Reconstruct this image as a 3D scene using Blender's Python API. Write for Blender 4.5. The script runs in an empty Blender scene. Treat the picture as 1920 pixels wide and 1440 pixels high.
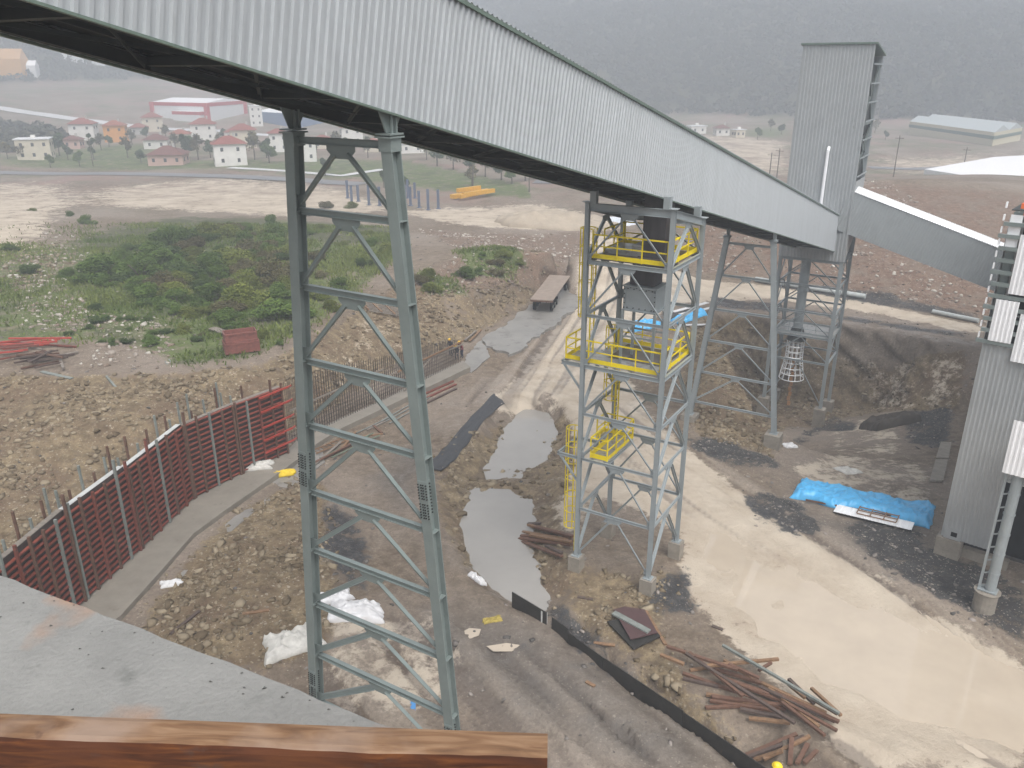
import bpy, bmesh, math, random
import numpy as np
from mathutils import Vector, Matrix
from mathutils.geometry import delaunay_2d_cdt

SC = bpy.context.scene
COL = SC.collection
random.seed(7)
RNG = np.random.default_rng(11)
PI = math.pi

# ------------------------------------------------------------------ camera
F, W2, H2 = 1530.0, 960.0, 720.0          # focal length and centre in photo pixels
PITCH = math.radians(21.1)
CT, ST = math.cos(PITCH), math.sin(PITCH)
CAM_Z = 25.0
cam = bpy.data.cameras.new('camera')
cam.sensor_width = 36.0
cam.lens = F / 1920.0 * 36.0
cam.clip_start, cam.clip_end = 0.1, 6000
cam_o = bpy.data.objects.new('camera', cam)
COL.objects.link(cam_o)
cam_o.location = (0, 0, CAM_Z)
cam_o.rotation_euler = (PI/2 - PITCH, 0, 0)
SC.camera = cam_o

# ------------------------------------------------------------------ sky, sun, exposure (overcast)
world = bpy.data.worlds.new('World')
SC.world = world
world.use_nodes = True
nt = world.node_tree
for n in list(nt.nodes): nt.nodes.remove(n)
sky = nt.nodes.new('ShaderNodeTexSky'); sky.sky_type = 'NISHITA'
sky.sun_disc = False
SUN_EL, SUN_AZ = math.radians(58), math.radians(158)     # azimuth measured from +Y towards +X
sky.sun_elevation = SUN_EL
sky.sun_rotation = SUN_AZ
sky.air_density = 1.0; sky.dust_density = 6.0; sky.ozone_density = 1.0
hsv = nt.nodes.new('ShaderNodeHueSaturation'); hsv.inputs['Saturation'].default_value = 0.20
bg = nt.nodes.new('ShaderNodeBackground'); bg.inputs['Strength'].default_value = 0.15
wo = nt.nodes.new('ShaderNodeOutputWorld')
nt.links.new(sky.outputs[0], hsv.inputs['Color']); nt.links.new(hsv.outputs[0], bg.inputs['Color'])
nt.links.new(bg.outputs[0], wo.inputs['Surface'])
sun = bpy.data.lights.new('sun', 'SUN')
sun.energy = 1.5; sun.angle = math.radians(40); sun.color = (1.0, 0.955, 0.89)
sun_o = bpy.data.objects.new('sun', sun); COL.objects.link(sun_o)
sd = Vector((math.sin(SUN_AZ)*math.cos(SUN_EL), math.cos(SUN_AZ)*math.cos(SUN_EL), math.sin(SUN_EL)))
sun_o.rotation_euler = sd.to_track_quat('Z', 'Y').to_euler()
sun_o.location = (0, 0, 300)
SC.view_settings.view_transform = 'Standard'
SC.view_settings.look = 'None'
SC.view_settings.exposure = 0.60
SC.view_settings.gamma = 1.0
SC.cycles.volume_bounces = 2
SC.cycles.max_bounces = 6
SC.cycles.volume_step_rate = 4.0

# ------------------------------------------------------------------ projection helpers (a photo pixel to a world point)
def ray(px, py):
    a, t = (px-W2)/F, (H2-py)/F
    return Vector((a, CT + t*ST, t*CT - ST))       # length 1 along the optical axis
def P(px, py, z):                                  # on the horizontal plane at height z
    r = ray(px, py); return Vector((0, 0, CAM_Z)) + r*((z-CAM_Z)/r.z)
def PD(px, py, d):                                 # at optical depth d
    return Vector((0, 0, CAM_Z)) + ray(px, py)*d
def PY(px, py, y):                                 # on the vertical plane Y = y
    r = ray(px, py); return Vector((0, 0, CAM_Z)) + r*(y/r.y)

AZ = math.radians(31.0)                            # heading of the conveyor gallery
U = Vector((math.sin(AZ), math.cos(AZ), 0))
V = Vector((math.cos(AZ), -math.sin(AZ), 0))
Z = Vector((0, 0, 1))

# ------------------------------------------------------------------ value noise
def _hash(ix, iy, seed):
    h = (ix.astype(np.int64)*374761393 + iy.astype(np.int64)*668265263 + seed*974711) & 0x7fffffff
    h = ((h ^ (h >> 13))*1274126177) & 0x7fffffff
    return ((h ^ (h >> 16)) & 0xffff)/65535.0
def vnoise(x, y, seed=0):
    x = np.asarray(x, float); y = np.asarray(y, float)
    ix, iy = np.floor(x), np.floor(y); fx, fy = x-ix, y-iy
    fx, fy = fx*fx*(3-2*fx), fy*fy*(3-2*fy)
    a, b = _hash(ix, iy, seed), _hash(ix+1, iy, seed); c, d = _hash(ix, iy+1, seed), _hash(ix+1, iy+1, seed)
    return (a*(1-fx)+b*fx)*(1-fy) + (c*(1-fx)+d*fx)*fy
def fbm(x, y, octv=4, seed=0):
    s, a, t = 0, 1.0, 0
    for k in range(octv):
        s = s + a*vnoise(x*2**k, y*2**k, seed+k*17); t += a; a *= .5
    return s/t - .5

# ------------------------------------------------------------------ materials
def mat(name, col, rough=.6, metal=0.0, var=.15, scale=3.0, bump=0.0, bscale=20, spots=None, spec=.5, stretch=None, rvar=.1):
    m = bpy.data.materials.new(name); m.use_nodes = True
    t = m.node_tree; b = t.nodes['Principled BSDF']
    b.inputs['Roughness'].default_value = rough; b.inputs['Metallic'].default_value = metal
    b.inputs['Specular IOR Level'].default_value = spec
    tc = t.nodes.new('ShaderNodeTexCoord'); src = tc.outputs['Object']
    if stretch:
        mp = t.nodes.new('ShaderNodeMapping'); mp.inputs['Scale'].default_value = stretch
        t.links.new(src, mp.inputs[0]); src = mp.outputs[0]
    n = t.nodes.new('ShaderNodeTexNoise'); n.inputs['Scale'].default_value = scale; n.inputs['Detail'].default_value = 6
    n.inputs['Roughness'].default_value = .65
    t.links.new(src, n.inputs['Vector'])
    r = t.nodes.new('ShaderNodeValToRGB')
    r.color_ramp.elements[0].position = .3; r.color_ramp.elements[1].position = .7
    r.color_ramp.elements[0].color = tuple(c*(1-var) for c in col) + (1,)
    r.color_ramp.elements[1].color = tuple(min(1, c*(1+var)) for c in col) + (1,)
    t.links.new(n.outputs['Fac'], r.inputs[0]); out = r.outputs[0]
    if spots:
        scol, thr, ssc = spots
        n2 = t.nodes.new('ShaderNodeTexNoise'); n2.inputs['Scale'].default_value = ssc; n2.inputs['Detail'].default_value = 8
        n2.inputs['Roughness'].default_value = .7
        t.links.new(src, n2.inputs['Vector'])
        mr = t.nodes.new('ShaderNodeMapRange'); mr.inputs[1].default_value = thr; mr.inputs[2].default_value = thr+.12
        t.links.new(n2.outputs['Fac'], mr.inputs[0])
        mx = t.nodes.new('ShaderNodeMix'); mx.data_type = 'RGBA'
        t.links.new(mr.outputs[0], mx.inputs[0]); t.links.new(out, mx.inputs[6]); mx.inputs[7].default_value = tuple(scol)+(1,)
        out = mx.outputs[2]
    t.links.new(out, b.inputs['Base Color'])
    if rvar:
        rr = t.nodes.new('ShaderNodeMapRange'); rr.inputs[3].default_value = max(0, rough-rvar); rr.inputs[4].default_value = min(1, rough+rvar)
        t.links.new(n.outputs['Fac'], rr.inputs[0]); t.links.new(rr.outputs[0], b.inputs['Roughness'])
    if bump:
        n3 = t.nodes.new('ShaderNodeTexNoise'); n3.inputs['Scale'].default_value = bscale; n3.inputs['Detail'].default_value = 5
        t.links.new(src, n3.inputs['Vector'])
        bp = t.nodes.new('ShaderNodeBump'); bp.inputs['Strength'].default_value = bump; bp.inputs['Distance'].default_value = .05
        t.links.new(n3.outputs['Fac'], bp.inputs['Height']); t.links.new(bp.outputs[0], b.inputs['Normal'])
    return m

# ------------------------------------------------------------------ mesh builder
class MB:
    def __init__(s): s.v = []; s.f = []; s.mi = []
    def add(s, vs, fs, mi=0):
        o = len(s.v); s.v += [tuple(v) for v in vs]
        s.f += [tuple(i+o for i in f) for f in fs]; s.mi += [mi]*len(fs); return s
    def obox(s, c, ax, ay, az, mi=0):              # centre and three half-axis vectors
        c, ax, ay, az = Vector(c), Vector(ax), Vector(ay), Vector(az)
        vs = [c+ax*i+ay*j+az*k for k in (-1, 1) for j in (-1, 1) for i in (-1, 1)]
        fs = [(0, 2, 3, 1), (4, 5, 7, 6), (0, 1, 5, 4), (2, 6, 7, 3), (0, 4, 6, 2), (1, 3, 7, 5)]
        return s.add(vs, fs, mi)
    def box(s, x0, x1, y0, y1, z0, z1, mi=0):
        return s.obox(((x0+x1)/2, (y0+y1)/2, (z0+z1)/2), ((x1-x0)/2, 0, 0), (0, (y1-y0)/2, 0), (0, 0, (z1-z0)/2), mi)
    def bar(s, a, b, w, h, up=Z, mi=0):            # rectangular bar: w sideways, h along 'up'
        a, b = Vector(a), Vector(b); d = (b-a).normalized(); up = Vector(up)
        sd_ = d.cross(up)
        if sd_.length < 1e-4: sd_ = d.cross(Vector((1, 0, 0)))
        sd_.normalize(); u2 = sd_.cross(d).normalized()
        return s.obox((a+b)/2, (b-a)/2, sd_*(w/2), u2*(h/2), mi)
    def ibar(s, a, b, w, h, up=Z, tf=.02, tw=.014, mi=0):   # I-section: flanges across 'up', w wide, h deep
        a, b = Vector(a), Vector(b); d = (b-a).normalized(); up = Vector(up)
        sd_ = d.cross(up).normalized(); u2 = sd_.cross(d).normalized()
        s.obox((a+b)/2 + u2*(h/2-tf/2), (b-a)/2, sd_*(w/2), u2*(tf/2), mi)
        s.obox((a+b)/2 - u2*(h/2-tf/2), (b-a)/2, sd_*(w/2), u2*(tf/2), mi)
        return s.obox((a+b)/2, (b-a)/2, sd_*(tw/2), u2*(h/2-tf-.001), mi)
    def lbar(s, a, b, w, up=Z, t=.012, mi=0):      # angle section
        a, b = Vector(a), Vector(b); d = (b-a).normalized(); up = Vector(up)
        sd_ = d.cross(up)
        if sd_.length < 1e-4: sd_ = d.cross(Vector((1, 0, 0)))
        sd_.normalize(); u2 = sd_.cross(d).normalized()
        s.obox((a+b)/2 + sd_*(w/2), (b-a)/2, sd_*(t/2), u2*(w/2), mi)
        return s.obox((a+b)/2 + u2*(w/2-t/2) - sd_*(t/2), (b-a)/2, sd_*(w/2-t/2-.001), u2*(t/2), mi)
    def cyl(s, a, b, r, n=10, r2=None, cap=True, mi=0):
        a, b = Vector(a), Vector(b); d = (b-a).normalized(); r2 = r if r2 is None else r2
        e1 = d.orthogonal().normalized(); e2 = d.cross(e1)
        vs = []
        for k in range(n):
            t = 2*PI*k/n; q = e1*math.cos(t)+e2*math.sin(t)
            vs += [a+q*r, b+q*r2]
        fs = [(2*k, 2*((k+1) % n), 2*((k+1) % n)+1, 2*k+1) for k in range(n)]
        if cap: fs += [tuple(2*k for k in range(n-1, -1, -1)), tuple(2*k+1 for k in range(n))]
        return s.add(vs, fs, mi)
    def tube(s, pts, r, n=6, closed=False, mi=0):
        pts = [Vector(p) for p in pts]; m = len(pts); vs = []; prev = None
        for i, p in enumerate(pts):
            if closed: d = pts[(i+1) % m]-pts[i-1]
            else: d = pts[min(i+1, m-1)]-pts[max(i-1, 0)]
            d.normalize()
            e1 = d.orthogonal().normalized() if prev is None else (prev - d*prev.dot(d)).normalized()
            prev = e1; e2 = d.cross(e1)
            vs += [p+(e1*math.cos(2*PI*k/n)+e2*math.sin(2*PI*k/n))*r for k in range(n)]
        fs = []
        for i in range(m if closed else m-1):
            j = (i+1) % m
            fs += [(i*n+k, i*n+(k+1) % n, j*n+(k+1) % n, j*n+k) for k in range(n)]
        if not closed: fs += [tuple(range(n-1, -1, -1)), tuple((m-1)*n+k for k in range(n))]
        return s.add(vs, fs, mi)
    def prism(s, poly, ext, mi=0):                 # polygon of 3-D points swept along ext
        poly = [Vector(p) for p in poly]; ext = Vector(ext); n = len(poly)
        vs = poly + [p+ext for p in poly]
        fs = [tuple(range(n-1, -1, -1)), tuple(range(n, 2*n))] + [(k, (k+1) % n, n+(k+1) % n, n+k) for k in range(n)]
        return s.add(vs, fs, mi)
    def quad(s, a, b, c, d, mi=0): return s.add([a, b, c, d], [(0, 1, 2, 3)], mi)
    def sheet(s, o, ex, ez, nrm, L, Hh, pitch=.25, dep=.035, t=.008, mi=0):
        # trapezoid-ribbed sheet: o corner, ex along, ez along the ribs, nrm outwards; both faces and edges closed
        o, ex, ez, nrm = Vector(o), Vector(ex), Vector(ez), Vector(nrm)
        xs = []; n = max(1, int(round(L/pitch))); p = L/n
        for k in range(n): xs += [((k+0)*p, 0), ((k+.5)*p, 0), ((k+.6)*p, 1), ((k+.9)*p, 1)]
        xs.append((L, 0))
        vs = []
        for x, q in xs:
            for off in (dep*q, dep*q-t):
                b = o+ex*x+nrm*off; vs += [b, b+ez*Hh]
        fs = []
        for i in range(len(xs)-1):
            a, b = 4*i, 4*i+4
            fs += [(a, b, b+1, a+1), (a+2, a+3, b+3, b+2), (a, a+2, b+2, b), (a+1, b+1, b+3, a+3)]
        e = 4*(len(xs)-1)
        fs += [(0, 1, 3, 2), (e, e+2, e+3, e+1)]
        return s.add(vs, fs, mi)
    def build(s, name, mats, parent=None, smooth=False, loc=None):
        o = Vector(loc) if loc is not None else Vector(base_of(parent))
        me = bpy.data.meshes.new(name)
        me.from_pydata([(v[0]-o.x, v[1]-o.y, v[2]-o.z) for v in s.v], [], s.f)
        for m in (mats if isinstance(mats, (list, tuple)) else [mats]): me.materials.append(m)
        if any(s.mi): me.polygons.foreach_set('material_index', s.mi)
        if smooth: me.polygons.foreach_set('use_smooth', [True]*len(me.polygons))
        me.validate(); me.update()
        bm_ = bmesh.new(); bm_.from_mesh(me); bmesh.ops.recalc_face_normals(bm_, faces=bm_.faces[:]); bm_.to_mesh(me); bm_.free()
        ob = bpy.data.objects.new(name, me); COL.objects.link(ob)
        if parent is not None: ob.parent = parent; BASE[ob.name] = o
        else: ob.location = o; BASE[ob.name] = o
        return ob
BASE = {}
def base_of(p): return BASE[p.name] if p is not None else Vector((0, 0, 0))
def tag(o, label=None, cat=None, group=None, kind=None):
    if label: o['label'] = label
    if cat: o['category'] = cat
    if group: o['group'] = group
    if kind: o['kind'] = kind
    return o
def thing(name, label, cat, loc=(0, 0, 0), group=None):
    o = bpy.data.objects.new(name, None); COL.objects.link(o); o.location = loc; o.empty_display_size = .3
    BASE[o.name] = Vector(loc); return tag(o, label, cat, group)
def dup(root, loc, rotz=0.0, label=None, group=None, scale=None, rot=None):
    def cp(o, par):
        c = o.copy(); COL.objects.link(c); c.parent = par
        for ch in o.children: cp(ch, c)
        return c
    r = cp(root, None); r.location = loc
    r.rotation_euler = rot if rot is not None else (0, 0, rotz)
    if scale: r.scale = scale if not isinstance(scale, (int, float)) else (scale,)*3
    if label: r['label'] = label
    if group: r['group'] = group
    return r
def npmesh(name, verts, faces, m, smooth=False):
    me = bpy.data.meshes.new(name)
    verts = np.asarray(verts, np.float32); faces = np.asarray(faces, np.int32); k = faces.shape[1]
    me.vertices.add(len(verts)); me.vertices.foreach_set('co', verts.ravel())
    me.loops.add(faces.size); me.loops.foreach_set('vertex_index', faces.ravel())
    me.polygons.add(len(faces)); me.polygons.foreach_set('loop_start', np.arange(0, faces.size, k, dtype=np.int32))
    me.update(calc_edges=True); me.materials.append(m)
    if smooth: me.polygons.foreach_set('use_smooth', np.ones(len(faces), bool))
    ob = bpy.data.objects.new(name, me); COL.objects.link(ob); BASE[ob.name] = Vector((0, 0, 0)); return ob
# ================================================================== TERRAIN: surveyed spot heights (photo pixel + height) -> TIN -> one sheet
LINES = [
 # crest of the left terrace, cut edge above the formwork and along the road
 [(-300,700,4.8),(-150,690,4.6),(0,690,4.6),(130,700,4.4),(250,700,4.2),(350,697,4),(450,690,4),(545,655,4),(600,622,4),(650,590,4),(700,562,4),(760,520,4.3),(800,500,4.5),(860,478,5),(940,468,5),(1010,470,4.5),(1065,478,3.4)],
 # middle of the cut slope
 [(-250,830,2.4),(-120,860,2.4),(0,860,2.6),(60,830,3),(150,800,3.1),(250,800,2.9),(330,790,2.6),(420,768,2.5),(500,740,2.4),(560,722,2.3),(640,672,2.3),(720,627,2.4),(800,578,2.5),(870,556,2.8),(940,520,2.9),(1010,502,2.5)],
 # foot of the cut behind the formwork and the reinforcement
 [(-330,1250,.3),(-150,1250,.3),(0,1200,.3),(120,1090,.3),(225,990,.3),(330,900,.3),(430,860,.3),(545,815,.2),(640,757,.1),(720,714,.05),(800,674,.05),(870,642,0),(930,605,0),(1000,562,0),(1060,527,.1)],
 # terrace top
 [(-500,600,5),(-150,600,4.7),(0,600,4.5),(200,600,4.2),(400,600,4),(500,600,4),(600,570,4)],
 [(-300,500,4.6),(0,500,4.4),(200,500,4),(400,520,4),(560,500,4),(700,480,4.2),(800,470,4.6)],
 [(-300,430,3.6),(0,430,3.5),(200,430,3),(400,430,3),(600,440,3.2),(760,447,3.8),(860,446,3.6)],
 [(-200,380,1.6),(0,380,1.5),(200,390,1.5),(400,395,1.2),(600,410,1.4),(750,422,1.8),(900,440,1.8),(1000,445,1.4)],
 [(-300,340,0),(0,340,0),(300,340,0),(600,345,0),(800,360,0),(900,380,0),(1000,400,0),(1100,410,0)],
 # far haul road
 [(1120,440,.3)],[(1080,560,0)],[(1100,500,.1)],[(1150,470,.3)],[(1200,500,.2)],
 # mound behind the road on the right: base, crest, back
 [(1180,470,.3),(1240,500,.2),(1310,516,.1),(1420,520,0),(1520,538,0),(1620,553,0),(1740,577,0),(1830,597,0),(1950,625,0),(2150,680,0)],
 [(1200,425,.8),(1300,425,3),(1400,400,5),(1500,370,7),(1640,335,8.5),(1750,333,8.4),(1850,342,8),(1920,352,7.8),(2100,370,7.5),(2400,420,7)],
 [(1300,398,1),(1500,345,1),(1640,318,1),(1850,322,1),(2100,330,1)],
 # near edge of the right-hand road = top of the pit face
 [(1290,572,.6),(1330,582,.1),(1400,585,-.4),(1440,592,-.5),(1500,600,-.5),(1560,605,-.5),(1600,611,-.5),(1700,630,-.4),(1815,655,-.3),(1900,675,-.2),(2050,710,0)],
 # foot of the pit face
 [(1403,700,-6.5),(1430,745,-7.8),(1480,760,-8.2),(1560,765,-8.3),(1640,765,-7.6),(1700,762,-5.6),(1790,770,-4.4),(1880,790,-4),(2000,820,-3.5)],
 # pit floor and the ramp out of it
 [(1440,790,-8),(1500,800,-8),(1540,800,-8),(1600,815,-6),(1650,830,-4.2),(1720,840,-3),(1790,830,-3)],
 [(1560,850,-3.4),(1600,870,-2),(1650,885,-1.6),(1740,890,-1.4),(1820,880,-1.6)],
 # crest of the near bank left of the pit and its foot by the trestle
 [(1340,598,2.2),(1358,640,2.4),(1366,680,2),(1393,716,1.2),(1410,775,.2),(1440,800,-.4),(1475,818,-1),(1530,845,-1.3)],
 [(1312,640,2.1),(1330,690,1.9),(1350,740,1.1),(1380,790,.2)],
 [(1280,760,.1),(1300,800,0),(1340,822,-.2),(1400,842,-.6),(1455,858,-.8),(1520,880,-1),(1580,905,-.9),(1660,930,-.8),(1750,960,-.5),(1800,985,-.3)],
 [(1265,650,.4),(1280,700,.3)],
 # ditch: rim, floor
 [(930,756,.1),(890,806,.1),(852,846,.1),(822,872,.15),(812,920,.15),(818,968,.1),(842,1012,.05),(868,1062,0),(900,1104,0),(952,1140,0)],
 [(936,740,.1),(1000,735,.1),(1050,748,.05),(1085,790,0),(1092,850,0),(1085,910,-.1),(1060,960,-.15),(1045,1000,-.1),(1050,1060,0),(1075,1110,0),(1130,1180,0)],
 [(985,768,-1.2),(955,805,-1.45),(935,865,-1.5),(975,893,-1.3),(1018,865,-1.4),(1045,810,-1.35),(1035,775,-1.2),(985,768,-1.2)],
 [(990,800,-1.5),(975,860,-1.5)],
 [(905,912,-.4),(930,908,-.5),(960,912,-.5),(1000,908,-.4),(1040,905,-.2)],
 [(880,900,-1.1),(895,945,-1.1),(882,990,-1.05),(890,1040,-1.0),(910,1080,-.95),(955,1122,-.95)],
 [(935,925,-1.05),(970,960,-1.05),(968,1005,-1.05),(985,1050,-1.0),(1008,1095,-.95),(1020,1120,-.95)],
 [(1010,1150,-.9),(1085,1208,-.85),(1200,1298,-.85),(1320,1382,-.85),(1430,1462,-.85)],
 [(985,1150,0),(1060,1215,0),(1180,1305,0),(1300,1388,0),(1390,1450,0)],
 [(1050,1150,0),(1120,1205,.05),(1200,1255,.05),(1330,1340,.05),(1440,1430,.05)],
 # flat yard
 [(560,900,0),(700,1000,0),(760,860,0),(860,760,0),(960,690,0),(1040,630,0)],
 [(420,1150,.5),(500,1100,.45),(560,1020,.35),(470,1010,.35),(350,1180,.4)],
 [(300,1180,.2),(450,970,.15),(600,880,.1)],
 [(650,1330,0),(800,1330,0),(1000,1330,0),(1200,1400,0),(900,1250,0),(760,1150,0)],
 [(1200,950,0),(1300,1000,-.05),(1260,900,0),(1180,800,0),(1130,700,0),(1180,640,.1)],
 [(1100,1040,.2),(1170,1060,.3),(1240,1080,.15),(1150,1010,.1)],
 # shallow basin of the muddy pool
 [(1330,1010,-.1),(1390,1060,-.14),(1420,1130,-.14),(1500,1200,-.16),(1600,1250,-.2),(1700,1300,-.22),(1850,1350,-.22),(1960,1360,-.2)],
 [(1450,1060,-.1),(1600,1140,-.15),(1750,1200,-.18),(1900,1260,-.18)],
 [(1290,1040,0),(1310,1110,.02),(1380,1190,.02),(1480,1290,.04),(1560,1340,.04),(1640,1400,.04),(1800,1432,.04),(1950,1445,.03)],
 [(1420,990,.02),(1600,1080,.03),(1750,1150,.04),(1880,1215,.04),(2000,1260,.05)],
 [(1760,1035,0),(1850,1100,0),(1900,1130,0),(1700,1000,-.1)],
]
WPTS = [(-60,28,4.5),(-60,10,1),(-45,5,0),(0,5,0),(40,8,0),(70,20,0),(70,40,0),(65,55,-1),(60,70,-2.5),(75,80,-2),(85,95,2),(-30,16,.2),(0,18,0),(20,16,0),
        (-90,40,5),(-100,80,5),(-120,-40,2),(120,-40,0),(120,60,0),(0,-60,0)]
pts = []
for L in LINES:
    w = [P(*q) for q in L]
    if len(w) == 1: pts.append(tuple(w[0])); continue
    for a, b in zip(w[:-1], w[1:]):
        n = max(1, int((b-a).length/1.6)) if a.y < 130 else max(1, int((b-a).length/8))
        for k in range(n): pts.append(tuple(a.lerp(b, k/n)))
    pts.append(tuple(w[-1]))
pts += WPTS
for q in ((1346,605,2.2),(1358,640,2.4),(1366,680,2),(1393,716,1.2),(1403,748,.7),(1410,775,.2),(1425,790,-.1),(1440,800,-.4),(1458,810,-.7),(1475,818,-1)):
    c = P(*q); a_ = Vector((c.x, c.y, 0)).normalized(); side = Vector((a_.y, -a_.x, 0)); w_ = 1.0 if q[0] < 1400 else .6
    pts.append((c.x+a_.x*1.2+side.x*.9*w_, c.y+a_.y*1.2+side.y*.9*w_, min(-4.6, q[2]-4.5) if q[0] < 1445 else q[2]-2.6))
    pts.append((c.x+a_.x*2.6+side.x*1.8*w_, c.y+a_.y*2.6+side.y*1.8*w_, -7.2 if q[0] < 1445 else -5.5))
for gx in np.linspace(-700, 700, 15):
    for gy in (230, 300, 400, 520, 700, 900, 1300): pts.append((float(gx), float(gy), 0.0))
for q in ((-2500,-300,0),(2500,-300,0),(2500,2600,0),(-2500,2600,0),(0,2600,0),(-2500,600,0),(2500,600,0),(-400,120,1),(-250,60,3),(400,120,0),(250,60,0),(300,-100,0),(-300,-100,1)): pts.append(q)
_v, _e, _f, _ov, _, _ = delaunay_2d_cdt([Vector(p[:2]) for p in pts], [], [], 0, 1e-4)
tv = np.array([(v[0], v[1]) for v in _v]); tz = np.array([np.mean([pts[i][2] for i in o]) for o in _ov])

def axis(lo, hi, f0, f1, step, grow=1.07, smax=14):
    c = list(np.arange(f0, f1, step)); s = step; x = f1; up = []
    while x < hi: up.append(x); s = min(s*grow, smax); x += s
    s = step*grow; x = f0-s; dn = []
    while x > lo: dn.append(x); s = min(s*grow, smax); x -= s
    return np.array(dn[::-1]+c+up+[hi]) if dn else np.array([lo]+c+up+[hi])
GX = axis(-900, 900, -46, 46, .22); GY = axis(-60, 1350, 14, 118, .22, smax=9)
NX, NY = len(GX), len(GY)
HT = np.zeros((NY, NX))
for f in _f:
    a, b, c = tv[f[0]], tv[f[1]], tv[f[2]]
    x0, x1 = min(a[0], b[0], c[0]), max(a[0], b[0], c[0]); y0, y1 = min(a[1], b[1], c[1]), max(a[1], b[1], c[1])
    i0, i1 = np.searchsorted(GX, x0), np.searchsorted(GX, x1, 'right'); j0, j1 = np.searchsorted(GY, y0), np.searchsorted(GY, y1, 'right')
    if i0 >= i1 or j0 >= j1: continue
    gx, gy = np.meshgrid(GX[i0:i1], GY[j0:j1])
    D = (b[1]-c[1])*(a[0]-c[0])+(c[0]-b[0])*(a[1]-c[1])
    if abs(D) < 1e-9: continue
    l0 = ((b[1]-c[1])*(gx-c[0])+(c[0]-b[0])*(gy-c[1]))/D; l1 = ((c[1]-a[1])*(gx-c[0])+(a[0]-c[0])*(gy-c[1]))/D; l2 = 1-l0-l1
    m = (l0 >= -1e-6) & (l1 >= -1e-6) & (l2 >= -1e-6)
    sub = HT[j0:j1, i0:i1]; sub[m] = (l0*tz[f[0]]+l1*tz[f[1]]+l2*tz[f[2]])[m]
def blur(a, n=1):
    for _ in range(n):
        p = np.pad(a, 1, 'edge'); a = (p[:-2, 1:-1]+p[2:, 1:-1]+p[1:-1, :-2]+p[1:-1, 2:]+2*a)/6
    return a
HT = blur(HT, 2)
XX, YY = np.meshgrid(GX, GY)
# far hills: a foot line by azimuth, then a steep wooded slope
azd = np.degrees(np.arctan2(XX, np.maximum(YY, 1)))
rr = np.hypot(XX, YY)
def sstep(a, b, x): t = np.clip((x-a)/(b-a), 0, 1); return t*t*(3-2*t)
foot = np.interp(azd, [-60, -35, -22, -12, -4, 4, 14, 22, 32, 45], [560, 590, 640, 640, 560, 470, 450, 440, 430, 420])
foot = foot + 26*fbm(azd/7, azd*0, 3, 5)
rise = np.clip(rr-foot, 0, None)
hill = 150*(1-np.exp(-np.minimum(rise*.36, 60+rise*.30)/130)) * (1+.35*fbm(XX/160, YY/160, 4, 9)) * sstep(0, 60, rise)
hill = np.where(YY > 100, hill, 0)
lowleft = 16*sstep(380, 640, rr)*sstep(-8, -16, azd)
und = 2.2*fbm(XX/60, YY/60, 3, 21)*sstep(140, 260, YY) + 5*fbm(XX/22, YY/22, 3, 31)*np.clip(rise/120, 0, 1)
HT = HT + hill + lowleft + und

# ------------------------------------------------------------------ look-ups on the sheet
def bil(A, x, y):
    i = np.clip(np.searchsorted(GX, x)-1, 0, NX-2); j = np.clip(np.searchsorted(GY, y)-1, 0, NY-2)
    fx = np.clip((x-GX[i])/(GX[i+1]-GX[i]), 0, 1); fy = np.clip((y-GY[j])/(GY[j+1]-GY[j]), 0, 1)
    return (A[j, i]*(1-fx)+A[j, i+1]*fx)*(1-fy)+(A[j+1, i]*(1-fx)+A[j+1, i+1]*fx)*fy
def hz(x, y): return float(bil(HT, x, y))
def hit(px, py, A=None):
    A = HT if A is None else A
    r = ray(px, py); o = Vector((0, 0, CAM_Z)); t = 12.0; last = t
    while t < 1400:
        p = o+r*t
        if p.z <= bil(A, p.x, p.y): break
        last = t; t += max(.25, t*.006)
    lo, hi = last, t
    for _ in range(18):
        m = (lo+hi)/2; p = o+r*m
        if p.z <= bil(A, p.x, p.y): hi = m
        else: lo = m
    p = o+r*hi; return Vector((p.x, p.y, float(bil(A, p.x, p.y))))
HT0 = HT.copy()

# ------------------------------------------------------------------ ground cover zones (world polygons found from the smooth sheet)
def wpoly(poly): return [hit(a, b, HT0) for a, b in poly]
def inpoly(w, X=None, Y=None):
    X = XX if X is None else X; Y = YY if Y is None else Y
    r = np.zeros(X.shape, bool); n = len(w)
    for k in range(n):
        (x1, y1), (x2, y2) = w[k][:2], w[(k+1) % n][:2]
        if y1 == y2: continue
        c = ((y1 > Y) != (y2 > Y)) & (X < (x2-x1)*(Y-y1)/(y2-y1)+x1)
        r ^= c
    return r
SOFT = 3
def zone(polys, soft=4, val=1.0):
    m = np.zeros(XX.shape)
    for q in polys:
        m[inpoly(wpoly(q))] = val
    return blur(m, soft*SOFT)
ZN = {}
ZN['grass'] = np.maximum.reduce([
  zone([[(-300,405),(0,445),(60,470),(200,425),(330,405),(560,412),(745,425),(760,470),(620,590),(545,640),(460,672),(330,685),(230,640),(130,640),(0,640),(-300,650)]], 8, .78),
  zone([[(150,520),(560,440),(620,560),(480,640),(320,640),(150,580)]], 8, .95),
  zone([[(850,470),(930,462),(985,490),(950,528),(880,520)], [(780,510),(850,525),(880,560),(800,555)]], 3, .8),
  zone([[(180,272),(300,268),(310,292),(180,292)], [(0,290),(180,280),(300,300),(520,300),(760,300),(900,330),(985,345),(1000,372),(860,362),(700,340),(420,318),(0,312)]], 1, .95),
  zone([[(1390,240),(1480,236),(1490,256),(1390,262)], [(1790,205),(1990,200),(1990,225),(1830,222)]], 1, .8)])
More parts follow.
